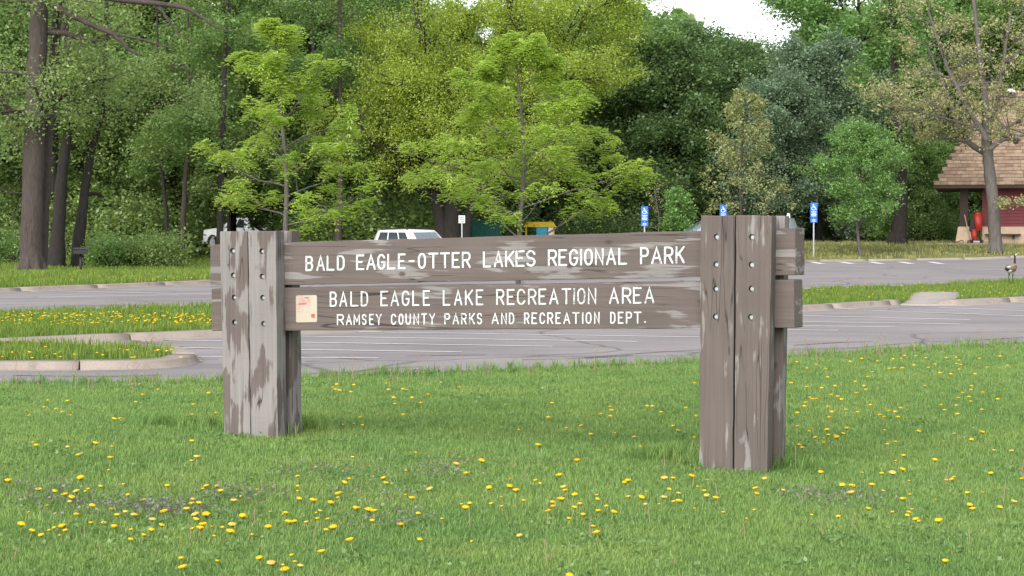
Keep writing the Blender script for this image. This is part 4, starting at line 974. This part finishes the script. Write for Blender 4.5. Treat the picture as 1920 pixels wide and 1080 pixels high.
put('hose', tubes_mesh('hose', [(np.array([(-.3 - .07 * k, -.05 + .25 * math.sin(k * .7), .1 + .05 * math.cos(k)) for k in range(16)]), np.full(16, .02))], 6), M['black'], mc)
bp = (1812 - 960) / F * 97.1
br = thing('broom', 'pale wooden broom leaning on the column beside the red machine', 'broom', (bp + .1, 97.1, mz))
cyl('handle', (0.1, 0, .1), (-.18, .12, 1.4), .022, plain('pale_wood_handle', (.5, .34, .24), .6), br, n=8); box('bristles', (-.05, -.05, 0), (.25, .05, .14), M['trim'], br, .01)

# ------------------------------------------------------------------ disabled parking signs
M['signblue'] = plain('sign_blue', (.02, .14, .48), .4, var=.05); M['signwhite'] = plain('sign_white', (.78, .8, .84), .4, var=.03)
def flat_poly(name, pts, y, th, mat, parent):
    bm = bmesh.new(); f = bm.faces.new([bm.verts.new((x, y, z)) for x, z in pts]); g = bmesh.ops.extrude_face_region(bm, geom=[f])
    for e in g['geom']:
        if isinstance(e, bmesh.types.BMVert): e.co.y = y + th
    return put(name, bm_mesh(name, bm), mat, parent)
def ada(xpx, ytop, D, label):
    X = (xpx - 960) / F * D; z0 = gz(X, D); o = thing('parking_sign', label, 'sign', (X, D, z0), 0, None); H = at(xpx, ytop, D).z - z0
    box('post', (-.03, 0, -.3), (.03, .05, H - .05), M['steel'], o, .008)
    pl = box('sign_plate', (-.155, -.016, H - .66), (.155, -.004, H), M['signblue'], o, .004)
    p2 = box('sign_plate', (-.155, -.016, H - .87), (.155, -.004, H - .68), M['signblue'], o, .004)
    h = H - .2
    def seg(a, b, w_=.028):
        a, b = Vector(a), Vector(b); t = (b - a).normalized(); n_ = Vector((-t.y, t.x)) * w_ / 2; return [tuple(a + n_), tuple(b + n_), tuple(b - n_), tuple(a - n_)]
    flat_poly('symbol', [(.0 - .02 + .028 * math.cos(k), h + .11 + .028 * math.sin(k)) for k in np.linspace(0, 5.8, 10)], -.0185, .002, M['signwhite'], pl)
    for a, b in (((-.015, h + .08), (-.005, h - .01)), ((-.01, h + .045), (.055, h + .04)), ((-.005, h - .01), (.06, h - .012)), ((.06, h - .012), (.09, h - .09)), ((.09, h - .09), (.115, h - .08))):
        flat_poly('symbol', seg(a, b), -.0185, .002, M['signwhite'], pl)
    cc = [(-.012 + .082 * math.cos(R(a)), h - .05 + .075 * math.sin(R(a))) for a in range(110, 345, 18)]
    for a, b in zip(cc, cc[1:]): flat_poly('symbol', seg(a, b, .022), -.0185, .002, M['signwhite'], pl)
    for k, w_ in enumerate((.11, .09, .115, .1)): flat_poly('text_line', seg((-w_, H - .40 - .06 * k), (w_, H - .40 - .06 * k), .022), -.0185, .002, M['signwhite'], pl)
    for k, w_ in enumerate((.07, .09)): flat_poly('text_line', seg((-w_, H - .75 - .06 * k), (w_, H - .75 - .06 * k), .022), -.0185, .002, M['signwhite'], p2)
ada(1208.5, 387, 86.5, 'blue disabled parking sign beside the thin bare sapling')
ada(1356, 384, 86.5, 'blue disabled parking sign under the cream flowering tree, behind the stained post')
ada(1525.5, 380, 86.8, 'blue disabled parking sign on a bare post standing clear of the wooden sign')
X = (866 - 960) / F * 92; sp = thing('notice_sign', 'small white notice on a post beside the big tree stems', 'sign', (X, 92, gz(X, 92)))
H = at(866, 404, 92).z - gz(X, 92); box('post', (-.03, 0, -.2), (.03, .05, H), M['steel'], sp, .005); box('sign_plate', (-.15, -.02, H - .36), (.15, -.005, H), M['signwhite'], sp, .004)
for k in range(3): box('text_line', (-.1, -.024, H - .1 - .09 * k), (.1, -.0205, H - .065 - .09 * k), M['black'], sp)
X = (1478 - 960) / F * 86; bo = thing('marker_post', 'short white marker post just behind the stained sign posts', 'post', (X, 86, gz(X, 86)))
H = at(1478, 400, 86).z - gz(X, 86); bm = bmesh.new(); add_cyl(bm, (0, 0, -.2), (0, 0, H - .06), .075, n=12); add_cyl(bm, (0, 0, H - .06), (0, 0, H), .075, .045, n=12); put('tube', bm_mesh('tube', bm, True), M['signwhite'], bo)
cyl('reflector_band', (0, 0, H - .32), (0, 0, H - .24), .079, M['steel'], bo, n=12)

# ------------------------------------------------------------------ vehicles
def loft(name, secs, mat, parent, smooth=True, bevel=0):
    """secs: list of (x, [(y, z) half-outline bottom..top]); mirrored, capped"""
    bm = bmesh.new(); rings = []
    for x, half in secs:
        ring = [bm.verts.new((x, y, z)) for y, z in half] + [bm.verts.new((x, -y, z)) for y, z in reversed(half)]
        rings.append(ring)
    for a, b in zip(rings, rings[1:]):
        n_ = len(a)
        for i in range(n_): bm.faces.new((a[i], a[(i + 1) % n_], b[(i + 1) % n_], b[i]))
    bm.faces.new(rings[0]); bm.faces.new(rings[-1][::-1])
    if bevel: bmesh.ops.bevel(bm, geom=[e for e in bm.edges if len(e.link_faces) == 2 and e.calc_face_angle(0) > .6], offset=bevel, segments=2, affect='EDGES')
    return put(name, bm_mesh(name, bm, smooth), mat, parent)
def pane(name, corners, mat, parent, off):
    bm = bmesh.new(); P_ = [Vector(c) for c in corners]; nrm = (P_[1] - P_[0]).cross(P_[2] - P_[0]).normalized()
    ctr = sum(P_, Vector()) / len(P_)
    if nrm.dot(ctr - Vector((ctr.x * .6, 0, .9))) < 0: nrm = -nrm
    f = bm.faces.new([bm.verts.new(p + nrm * off) for p in P_]); g = bmesh.ops.extrude_face_region(bm, geom=[f])
    for e in g['geom']:
        if isinstance(e, bmesh.types.BMVert): e.co -= nrm * (off + .01)
    return put(name, bm_mesh(name, bm), mat, parent)
def wheel(car, x, y, r):
    s_ = 1 if y > 0 else -1; w_ = put('wheel', None, None, car); w_.location = (x, y, r)
    bm = bmesh.new(); add_cyl(bm, (0, -.11, 0), (0, .11, 0), r, n=24); es = [e for e in bm.edges if len(e.link_faces) == 2 and e.calc_face_angle(0) > .8]; bmesh.ops.bevel(bm, geom=es, offset=.03, segments=2, affect='EDGES'); put('tyre', bm_mesh('tyre', bm, True), M['rubber'], w_)
    bm = bmesh.new(); add_cyl(bm, (0, s_ * .08, 0), (0, s_ * .118, 0), r * .62, r * .56, n=20); put('rim', bm_mesh('rim', bm), M['steel'], w_)
def vehicle(name, label, cat, loc, rz, paint, L, Wd, body, green, roofz, wheels, wr, side_panes, rails=False, wind=None, bed=None):
    car = thing(name, label, cat, loc, rz); h = Wd / 2
    secs = []
    for x, zs, zb_, k in body: secs.append((x, [(h * k * .93, zs), (h * k, zs + .12), (h * k, zb_ - .12), (h * k * .95, zb_ - .03), (h * k * .8, zb_)]))
    bd_ = loft('body', secs, paint, car)
    # cabin: base outline and roof outline
    (xb0, xt0, xt1, xb1), zb_ = green, body[len(body) // 2][2] - .04
    bw, tw = h * .93, h * .76
    base = [(xb0, bw * .94), (xb0 + .3, bw), (xb1 - .3, bw), (xb1, bw * .94)]; top_ = [(xt0, tw * .94), (xt0 + .25, tw), (xt1 - .25, tw), (xt1, tw * .94)]
    bm = bmesh.new(); lv = []; 
    rows_ = [(base, zb_), ([tuple(Vector(b).lerp(Vector(t), .93)) for b, t in zip(base, top_)], zb_ + (roofz - zb_) * .90), ([tuple(Vector(b).lerp(Vector(t), 1.0) * 1 - Vector((0, .05))) for b, t in zip(base, top_)], roofz - .01)]
    for outl, z in rows_: lv.append([bm.verts.new((x, y, z)) for x, y in outl] + [bm.verts.new((x, -y, z)) for x, y in reversed(outl)])
    for a, b in zip(lv, lv[1:]):
        for i in range(8): bm.faces.new((a[i], a[(i + 1) % 8], b[(i + 1) % 8], b[i]))
    cr = bm.verts.new(((xt0 + xt1) / 2, 0, roofz + .035))
    for i in range(8): bm.faces.new((lv[-1][i], lv[-1][(i + 1) % 8], cr))
    bmesh.ops.bevel(bm, geom=[e for e in bm.edges if len(e.link_faces) == 2 and e.calc_face_angle(0) > .35], offset=.05, segments=3, affect='EDGES'); cab = put('cabin', bm_mesh('cabin', bm, True), paint, car)
    def P3(x, t, s_):                                 # point on the cabin side: x along base, t height share
        z = zb_ + (roofz - zb_) * t * .90; f = t * .93; u = (x - xb0) / (xb1 - xb0)
        return Vector((xb0 + (xt0 - xb0) * f + u * ((xb1 + (xt1 - xb1) * f) - (xb0 + (xt0 - xb0) * f)), s_ * (bw + (tw - bw) * f), z))
    for s_ in (-1, 1):
        for a, b in side_panes: pane('side_window', [P3(a, .08, s_), P3(b, .08, s_), P3(b, .93, s_), P3(a, .93, s_)], M['glass'], cab, .008)
    for (xb, xt, nm) in ((xb0, xt0, 'windshield'), (xb1, xt1, 'rear_window')):
        f0, f1 = .10, .86; g0, g1 = bw * .80, tw * .84
        pane(nm, [(xb + (xt - xb) * f0, -g0, zb_ + (roofz - zb_) * f0 * .97), (xb + (xt - xb) * f0, g0, zb_ + (roofz - zb_) * f0 * .97), (xb + (xt - xb) * f1, g1, zb_ + (roofz - zb_) * f1 * .97), (xb + (xt - xb) * f1, -g1, zb_ + (roofz - zb_) * f1 * .97)], M['glass_pale'] if nm == 'windshield' else M['glass'], cab, .012)
    for x in wheels:
        for s_ in (-1, 1):
            wheel(car, x, s_ * (h - .1), wr)
            bm = bmesh.new(); add_cyl(bm, (x, s_ * (h - .3), wr), (x, s_ * (h + .006), wr), wr * 1.16, n=24); put('wheel_arch', bm_mesh('wheel_arch', bm), M['black'], car)
    x0, x1 = body[0][0], body[-1][0]; zf = body[1][2]; zr = body[-2][2]
    for s_ in (-1, 1):
        box('headlight', (x0 - .02, s_ * h * .62 - .17, zf - .30), (x0 + .14, s_ * h * .62 + .17, zf - .14), M['glass_pale'], car, .02)
        box('taillight', (x1 - .12, s_ * h * .86 - .09, zr - .42), (x1 + .015, s_ * h * .86 + .09, zr - .10), M['red'], car, .02)
        box('mirror', (xb0 + .32, s_ * (h + .10) - .10, zb_ + .06), (xb0 + .46, s_ * (h + .10) + .10, zb_ + .24), paint, car, .03)
        if rails: 
            pr_ = [(xt0 + .2, s_ * tw * .86, roofz - .02), (xt0 + .4, s_ * tw * .86, roofz + .065), (xt1 - .35, s_ * tw * .86, roofz + .065), (xt1 - .1, s_ * tw * .86, roofz - .02)]
            put('roof_rail', tubes_mesh('roof_rail', [(np.array(pr_), np.full(4, .022))], 6), M['black'], car)
    for x in (x0, x1): box('bumper', (x - .05, -h * .88, .32), (x + .07, h * .88, .55), M['black'] if not bed else M['steel'], car, .03)
    if bed:
        a, b, zz = bed
        box('bed_floor', (a, -h * .78, zz - .02), (b, h * .78, zz + .012), M['black'], car)
        for s_ in (-1, 1): box('bed_rail', (a, s_ * h * .88 - .06, zz), (b, s_ * h * .88 + .06, zz + .07), M['black'], car, .015)
    return car
# front of each vehicle lies at -x
suv = [(-2.35, .38, .78, .80), (-2.2, .32, .98, .93), (-1.2, .28, 1.06, 1), (0, .28, 1.08, 1), (1.7, .28, 1.1, 1), (2.25, .32, 1.08, .95), (2.35, .4, .95, .86)]
Xs = (781 - 960) / F * 80
wagon = vehicle('parked_car', 'white station wagon with black roof rails parked in front of the big tree', 'car', (Xs, 80, tz(Xs, 80)), R(128), M['carwhite'], 4.7, 1.86, suv, (-1.25, -.45, 2.0, 2.28), 1.7, (-1.45, 1.4), .35, ((-.75, -.02), (.08, .95), (1.05, 1.85)), True)
wagon.scale = (.93,) * 3
van = [(-2.45, .38, .75, .80), (-2.3, .32, .95, .93), (-1.4, .28, 1.04, 1), (0, .28, 1.08, 1), (1.9, .28, 1.1, 1), (2.4, .32, 1.08, .95), (2.48, .4, .95, .88)]
Xv = (1376 - 960) / F * 82
van_o = vehicle('parked_car', 'slate grey minivan mostly hidden behind the stained sign posts', 'car', (Xv, 82, tz(Xv, 82)), R(4), M['cargrey'], 4.95, 1.9, van, (-2.1, -1.05, 2.2, 2.42), 1.72, (-1.55, 1.45), .34, ((-1.0, -.1), (0, .95), (1.05, 2.0)))
van_o.scale = (1.08,) * 3
trk = [(-2.95, .5, 1.0, .85), (-2.8, .42, 1.22, .95), (-1.9, .4, 1.30, 1), (-.9, .4, 1.32, 1), (.9, .4, 1.34, 1), (2.8, .4, 1.36, 1), (2.95, .45, 1.34, .98)]
Xt = (462 - 960) / F * 122
poly_sheet('side_road', [(Xt - 16, 118), (Xt + 10, 112), (Xt + 11, 122), (Xt - 15, 130)], KH + .02, M['asphalt'], 2.0, .1)
pk = vehicle('pickup_truck', 'white crew cab pickup truck parked behind the peeling sign posts', 'truck', (Xt, 122, gz(Xt, 122) + .02), R(-38), M['carwhite'], 5.9, 2.0, trk, (-1.35, -.6, .82, 1.15), 1.93, (-1.95, 1.9), .42, ((-.95, -.15), (-.02, .75)), False, None, (1.25, 2.88, 1.36))

# ------------------------------------------------------------------ playground things glimpsed between the leaves
M['yellow'] = plain('yellow_plastic', (.75, .5, .03), .5); M['cyan'] = plain('blue_plastic', (.03, .38, .62), .5); M['teal'] = plain('dark_green_plastic', (.01, .12, .10), .6)
X = (1012 - 960) / F * 101; pg = thing('play_house', 'yellow roofed blue playground house behind the fuller honeylocust', 'playground', (X, 101, gz(X, 101)))
zt_ = at(1012, 416, 101).z - gz(X, 101); zl = at(1012, 424, 101).z - gz(X, 101)
bm = bmesh.new(); vs = add_box(bm, (-.85, -.6, zl - .05), (.85, .6, zt_))
for v in vs:
    if v.co.z > zl: v.co.x *= .8; v.co.y *= .5
put('roof', bm_mesh('roof', bm), M['yellow'], pg)
for sx in (-.7, .7):
    for sy in (-.45, .45): cyl('post', (sx, sy, -.1), (sx, sy, zl), .05, M['yellow'], pg, n=8)
box('panel', (-.18, -.5, .5), (.38, -.45, zl - .05), M['cyan'], pg, .02); box('panel', (.42, -.5, .5), (.66, -.45, zl - .05), M['signwhite'], pg, .02); box('platform', (-.75, -.5, .7), (.75, .5, .8), M['cyan'], pg, .02)
X = (912 - 960) / F * 100; du = thing('dumpster', 'dark green dumpster partly hidden by the fuller honeylocust leaves', 'dumpster', (X, 100, gz(X, 100))); zt_ = at(912, 414, 100).z - gz(X, 100)
bm = bmesh.new(); vs = add_box(bm, (-.75, -.5, .12), (.75, .5, zt_ - .1), .03)
for v in bm.verts:
    if v.co.z < .5: v.co.y *= .8
put('bin', bm_mesh('bin', bm), M['teal'], du); bm = bmesh.new(); vs = add_box(bm, (-.8, -.56, zt_ - .1), (.8, .55, zt_), .02)
put('lid', bm_mesh('lid', bm), M['teal'], du)
for sx in (-.6, .6): cyl('caster', (sx, -.2, .0), (sx, -.2, .14), .07, M['black'], du, n=8)
for sx in (-.77, .77): box('lift_pocket', (sx - .06, -.3, .6), (sx + .06, .3, .75), M['teal'], du, .01)

# ------------------------------------------------------------------ park grill
X = (151 - 960) / F * 70; gr = thing('park_grill', 'black charcoal park grill on a post beside the massive oak', 'grill', (X, 70, gz(X, 70)), R(12))
zt_ = at(151, 464, 70).z - gz(X, 70); cyl('post', (0, 0, -.2), (0, 0, zt_ - .2), .045, M['black'], gr, n=10)
bm = bmesh.new(); add_box(bm, (-.26, -.2, zt_ - .22), (.26, .2, zt_ - .19)); add_box(bm, (-.26, -.2, zt_ - .19), (-.235, .2, zt_)); add_box(bm, (.235, -.2, zt_ - .19), (.26, .2, zt_)); add_box(bm, (-.235, .175, zt_ - .19), (.235, .2, zt_)); add_box(bm, (-.235, -.2, zt_ - .19), (.235, -.18, zt_ - .08)); put('firebox', bm_mesh('firebox', bm), M['black'], gr)
bm = bmesh.new()
for k in range(9): add_cyl(bm, (-.22 + .055 * k, -.19, zt_ - .03), (-.22 + .055 * k, .17, zt_ - .03), .008, n=6)
put('grate', bm_mesh('grate', bm), M['steel'], gr)
for sx in (-1, 1): cyl('handle', (sx * .27, -.1, zt_ - .04), (sx * .36, -.1, zt_ - .04), .014, M['black'], gr, n=8)

# ------------------------------------------------------------------ Canada goose
gp = G(1896, 530, KH + .03); gs = (at(1896, 482, gp.y).z - gp.z) / .92
goose = thing('goose', 'brown goose with black neck and white cheek standing on the grassy median', 'goose', gp, R(48))
goose.scale = (gs * 1.15,) * 3
def goose_mesh():
    # spine from tail to bill tip: x forward, z up; radii (side, vertical), material 0 brown 1 black 2 white
    sp_ = [(-.36, .43, .012, .008, 1), (-.30, .44, .05, .025, 1), (-.24, .43, .085, .06, 2), (-.16, .42, .115, .10, 0), (-.05, .42, .135, .13, 0), (.06, .44, .13, .135, 0), (.15, .48, .10, .115, 0), (.20, .535, .07, .08, 0), (.222, .585, .042, .046, 1), (.225, .65, .033, .034, 1),
           (.222, .73, .029, .03, 1), (.222, .80, .028, .029, 1), (.232, .845, .032, .034, 1), (.255, .875, .036, .037, 1), (.285, .88, .034, .034, 1), (.315, .872, .024, .024, 1), (.345, .864, .015, .013, 1), (.375, .858, .007, .005, 1)]
    k = 14; V = []; F_ = []; MI_ = []
    P_ = np.array([(a, 0, b) for a, b, *_ in sp_]); T_ = np.gradient(P_, axis=0); T_ /= np.linalg.norm(T_, axis=1)[:, None]
    for i, (x, z, ry, rz_, m_) in enumerate(sp_):
        up = np.array([-T_[i][2], 0, T_[i][0]])
        for j in range(k):
            a = 6.2832 * j / k; V.append(P_[i] + np.array([0, 1, 0]) * ry * math.cos(a) + up * rz_ * math.sin(a))
    for i in range(len(sp_) - 1):
        for j in range(k):
            F_.append((i * k + j, i * k + (j + 1) % k, (i + 1) * k + (j + 1) % k, (i + 1) * k + j)); mm = sp_[i][4]
            if i in (12, 13) and (j in (0, 6, 7, 13, 1, 12, 8, 5)) : mm = 2
            if i in (3, 4, 5) and j in (9, 10, 11): mm = 2 if i == 3 else 0
            MI_.append(mm)
    # legs and webbed feet grow out of the belly
    for s_ in (-1, 1):
        leg = [(-.02, s_ * .06, .36, .04), (-.01, s_ * .065, .27, .024), (-.03, s_ * .065, .2, .012), (-.015, s_ * .065, .03, .011), (.03, s_ * .065, .008, .022), (.09, s_ * .07, .006, .035)]
        b0 = len(V)
        for i, (x, y, z, r_2) in enumerate(leg):
            for j in range(8):
                a = 6.2832 * j / 8; V.append((x + (r_2 * math.cos(a) if i < 4 else 0), y + r_2 * (math.sin(a) if i < 4 else math.cos(a)), z + (.006 * math.sin(a) if i >= 4 else 0)))
        for i in range(len(leg) - 1):
            for j in range(8): F_.append((b0 + i * 8 + j, b0 + i * 8 + (j + 1) % 8, b0 + (i + 1) * 8 + (j + 1) % 8, b0 + (i + 1) * 8 + j)); MI_.append(0 if i == 0 else 1)
    me = np_mesh('body', V, F_, smooth=True, midx=None)
    for m_ in (plain('goose_brown', (.30, .215, .155), .9, var=.22, scale=18), plain('goose_black', (.015, .014, .014), .7), plain('goose_white', (.78, .76, .72), .8)): me.materials.append(m_)
    me.polygons.foreach_set('material_index', MI_)
    bm = bmesh.new(); bm.from_mesh(me); bmesh.ops.recalc_face_normals(bm, faces=bm.faces); bm.to_mesh(me); bm.free(); return me
put('body', goose_mesh(), None, goose)
for s_ in (-1, 1):
    wb_ = [(.12, .118, .50, .02, .05), (.02, .142, .475, .02, .085), (-.1, .13, .46, .018, .075), (-.22, .09, .455, .014, .045), (-.33, .045, .455, .006, .015)]
    V = []; F_ = []
    for x, y, z, ry, rz_ in wb_:
        for j in range(8): a = 6.2832 * j / 8; V.append((x, s_ * (y + ry * math.cos(a)), z + rz_ * math.sin(a)))
    for i in range(4):
        for j in range(8): F_.append((i * 8 + j, i * 8 + (j + 1) % 8, (i + 1) * 8 + (j + 1) % 8, (i + 1) * 8 + j))
    put('wing', np_mesh('wing', V, F_, smooth=True), plain('goose_wing', (.21, .15, .11), .9, var=.3, scale=30), goose)

# ------------------------------------------------------------------ dandelions and other weeds in the turf
M['dandelion'] = plain('dandelion_yellow', (.72, .47, .015), .7, var=.12, scale=60, spec=.1); M['dandelion_old'] = plain('fading_dandelion', (.62, .45, .10), .8, var=.15, scale=60, spec=.1); M['stem'] = plain('weed_stem', (.22, .26, .09), .7); M['bract'] = plain('dandelion_bract', (.12, .2, .05), .8); M['straw'] = plain('dry_stalk', (.34, .24, .16), .9)
def head_geo(rng, r=.02, n=15):
    V = [(0, 0, .007)]; F_ = []
    rings = [(r * .45, .0075), (r * .8, .0055), (r, .002), (r * .55, -.003)]
    for q, (rr, z) in enumerate(rings):
        for k in range(n):
            a = 6.2832 * (k + .5 * (q % 2)) / n; f = 1 + (.16 * (-1) ** k if q == 2 else 0) + rng.uniform(-.06, .06); V.append((rr * f * math.cos(a), rr * f * math.sin(a), z + rng.uniform(-.0015, .0015)))
    for k in range(n): F_.append((0, 1 + k, 1 + (k + 1) % n))
    for q in range(3):
        for k in range(n): a, b = 1 + q * n + k, 1 + q * n + (k + 1) % n; F_ += [(a, a + n, b + n), (a, b + n, b)]
    return V, F_
rd = random.Random(12); heads = []; 
for k in range(5):
    V, F_ = head_geo(rd, rd.uniform(.0145, .019)); me = np_mesh('flower_head', V, tris=F_); me.materials.append(M['dandelion'] if k < 4 else M['dandelion_old']); heads.append(me)
stem_me = tubes_mesh('stem', [(np.array([(0, 0, -.085), (.002, .001, -.04), (0, 0, -.004)]), np.array([.0028, .0026, .0026]))], 5); stem_me.materials.append(M['stem'])
br_me = tubes_mesh('bract', [(np.array([(0, 0, -.012), (0, 0, -.006), (0, 0, .001)]), np.array([.004, .008, .009]))], 7); br_me.materials.append(M['bract'])
ZN = [((0, 560, 905, 1000), 80), ((560, 1180, 880, 985), 56), ((1000, 1480, 880, 960), 26), ((1480, 1925, 855, 965), 42), ((1480, 1925, 668, 800), 95), ((560, 1310, 715, 880), 50), ((0, 400, 740, 890), 26), ((0, 1925, 985, 1078), 18), ((1480, 1925, 790, 860), 18)]
sp_px = [(180, 852), (360, 880), (643, 799), (680, 805), (1417, 904), (957, 888), (1262, 888), (1060, 915), (1078, 918), (1037, 952), (458, 966), (340, 1040), (558, 924), (655, 906), (675, 790), (297, 735)]
for (x0, x1, y0, y1), n_ in ZN:
    cl = [(rd.uniform(x0, x1), rd.uniform(y0, y1)) for _ in range(max(3, n_ // 6))]
    for k in range(n_):
        if rd.random() < .4: c_ = rd.choice(cl); sp_px.append((c_[0] + rd.gauss(0, 55), c_[1] + rd.gauss(0, 11)))
        else: sp_px.append((rd.uniform(x0, x1), rd.uniform(y0, y1)))
pos = []
for x, y in sp_px:
    p = G(x, y, .09); 
    if in_poly(np.array([[p.x, p.y]]), lawn_poly)[0] and not (abs((Vector((p.x, p.y, 0)) - SB).dot(en)) < .3 and abs((Vector((p.x, p.y, 0)) - SB).dot(e1)) < 2.4): pos.append(p)
pos.sort(key=lambda p: p.y)
for p in pos[:300]:
    z = float(lawn_z(p.x, p.y)) + .03 + rd.uniform(.03, .07)
    o = thing('dandelion', 'yellow dandelion flower in bloom in the mown lawn round the sign', 'dandelion', (p.x, p.y, z), rd.uniform(0, 6.28), 'dandelions in bloom on the lawn')
    o.rotation_euler = (rd.uniform(-.3, .3), rd.uniform(-.3, .3), rd.uniform(0, 6.28)); s_ = rd.choice((.5, .65, .8, .9, 1.0, 1.15, 1.3)); o.scale = (s_, s_, s_)
    hd = put('flower_head', rd.choice(heads), None, o); put('stem', stem_me, None, o); put('bract', br_me, None, o)
VV = []; FF = []
def more(p, z, s_):
    V, F_ = head_geo(rd, .017 * s_, 9); k = sum(len(v) for v in VV) if False else more.n; t = rd.uniform(-.3, .3)
    VV.append([(p[0] + a, p[1] + b, z + c * s_ + t * b) for a, b, c in V]); FF.extend([tuple(i + k for i in f) for f in F_]); more.n += len(V)
more.n = 0
for p in pos[300:]: more(p, .11, 1.0)
mpp = np.array(mp)
for (x0, x1, y0, y1, n_) in ((-40, 400, 584, 604, 340), (1500, 1930, 528, 556, 60), (0, 340, 652, 668, 24), (-20, 400, 508, 528, 90), (420, 1300, 560, 612, 120)):
    for k in range(n_):
        p = G(rd.uniform(x0, x1), rd.uniform(y0, y1), KH + .1); more(p, tz(p.x, p.y) + KH + rd.uniform(.06, .12), rd.uniform(.55, 1.2))
me = np_mesh('dandelion_drift', [v for l in VV for v in l], tris=FF); o = put('dandelion_drift', me, M['dandelion']); o['kind'] = 'stuff'; o['label'] = 'drifts of yellow dandelions over the medians and lawn edge'; o['category'] = 'flowers'
# dry stalks along the lawn edge, faded seed heads and purple ground ivy in the grass
tb = []
for k in range(95):
    x = rd.uniform(540, 1920) if k < 80 else rd.uniform(0, 400); yy = np.interp(x, [0, 400, 565, 1000, 1305, 1480, 1700, 1920], [726, 721, 713, 697, 683, 672, 656, 647]) + rd.uniform(1, 16); p = G(x, yy, .03); h = rd.uniform(.12, .34)
    tb.append((np.array([(p.x, p.y, .02), (p.x + rd.uniform(-.02, .02), p.y, h * .6), (p.x + rd.uniform(-.05, .05), p.y, h)]), np.array([.0035, .003, .0022])))
for k in range(60):
    p = G(rd.uniform(0, 1920), rd.uniform(760, 1075), .03); h = rd.uniform(.08, .16); tb.append((np.array([(p.x, p.y, .02), (p.x + rd.uniform(-.02, .02), p.y, h)]), np.array([.0025, .002])))
o = put('dry_stalks', tubes_mesh('dry_stalks', tb, 4), M['straw']); o['kind'] = 'stuff'; o['label'] = 'thin dry weed stalks along the lawn edge'; o['category'] = 'weeds'
M['ivy'] = leaf_mat('ground_ivy', [(.24, .20, .19), (.33, .27, .27), (.24, .30, .14)], .4, .1)
an = []
for cx_, cy_, n_ in ((320, 962, 260), (215, 955, 160), (440, 932, 170), (60, 950, 90), (600, 890, 110), (820, 885, 130), (1520, 918, 130), (1600, 925, 90), (730, 975, 90), (100, 930, 90), (700, 930, 60)):
    for k in range(n_): p = G(cx_ + rd.gauss(0, 48), cy_ + rd.gauss(0, 9), .06); an.append((p.x, p.y, float(lawn_z(p.x, p.y)) + rd.uniform(.05, .095)))
o = put('ground_ivy', leaves('ground_ivy', an, np.random.default_rng(4), 2, .012, .017, .8, .6, .5), M['ivy']); o['kind'] = 'stuff'; o['label'] = 'patches of purplish ground ivy creeping through the lawn'; o['category'] = 'weeds'

M['weed'] = leaf_mat('broad_weed_leaves', [(.13, .24, .06), (.19, .32, .09), (.27, .40, .14)], .4, .1)
an = []
for k in range(150):
    cx_, cy_ = rd.uniform(-40, 1960), rd.uniform(680, 1080); c_ = G(cx_, cy_, .03)
    if not in_poly(np.array([[c_.x, c_.y]]), lawn_poly)[0]: continue
    for j in range(rd.randint(8, 34)): an.append((c_.x + rd.gauss(0, .09), c_.y + rd.gauss(0, .12), float(lawn_z(c_.x, c_.y)) + rd.uniform(.04, .07)))
o = put('broad_weeds', leaves('broad_weeds', an, np.random.default_rng(8), 2, .02, .026, .75, .6, .4), M['weed']); o['kind'] = 'stuff'; o['label'] = 'low broad leaved weeds and clover among the lawn grass'; o['category'] = 'weeds'
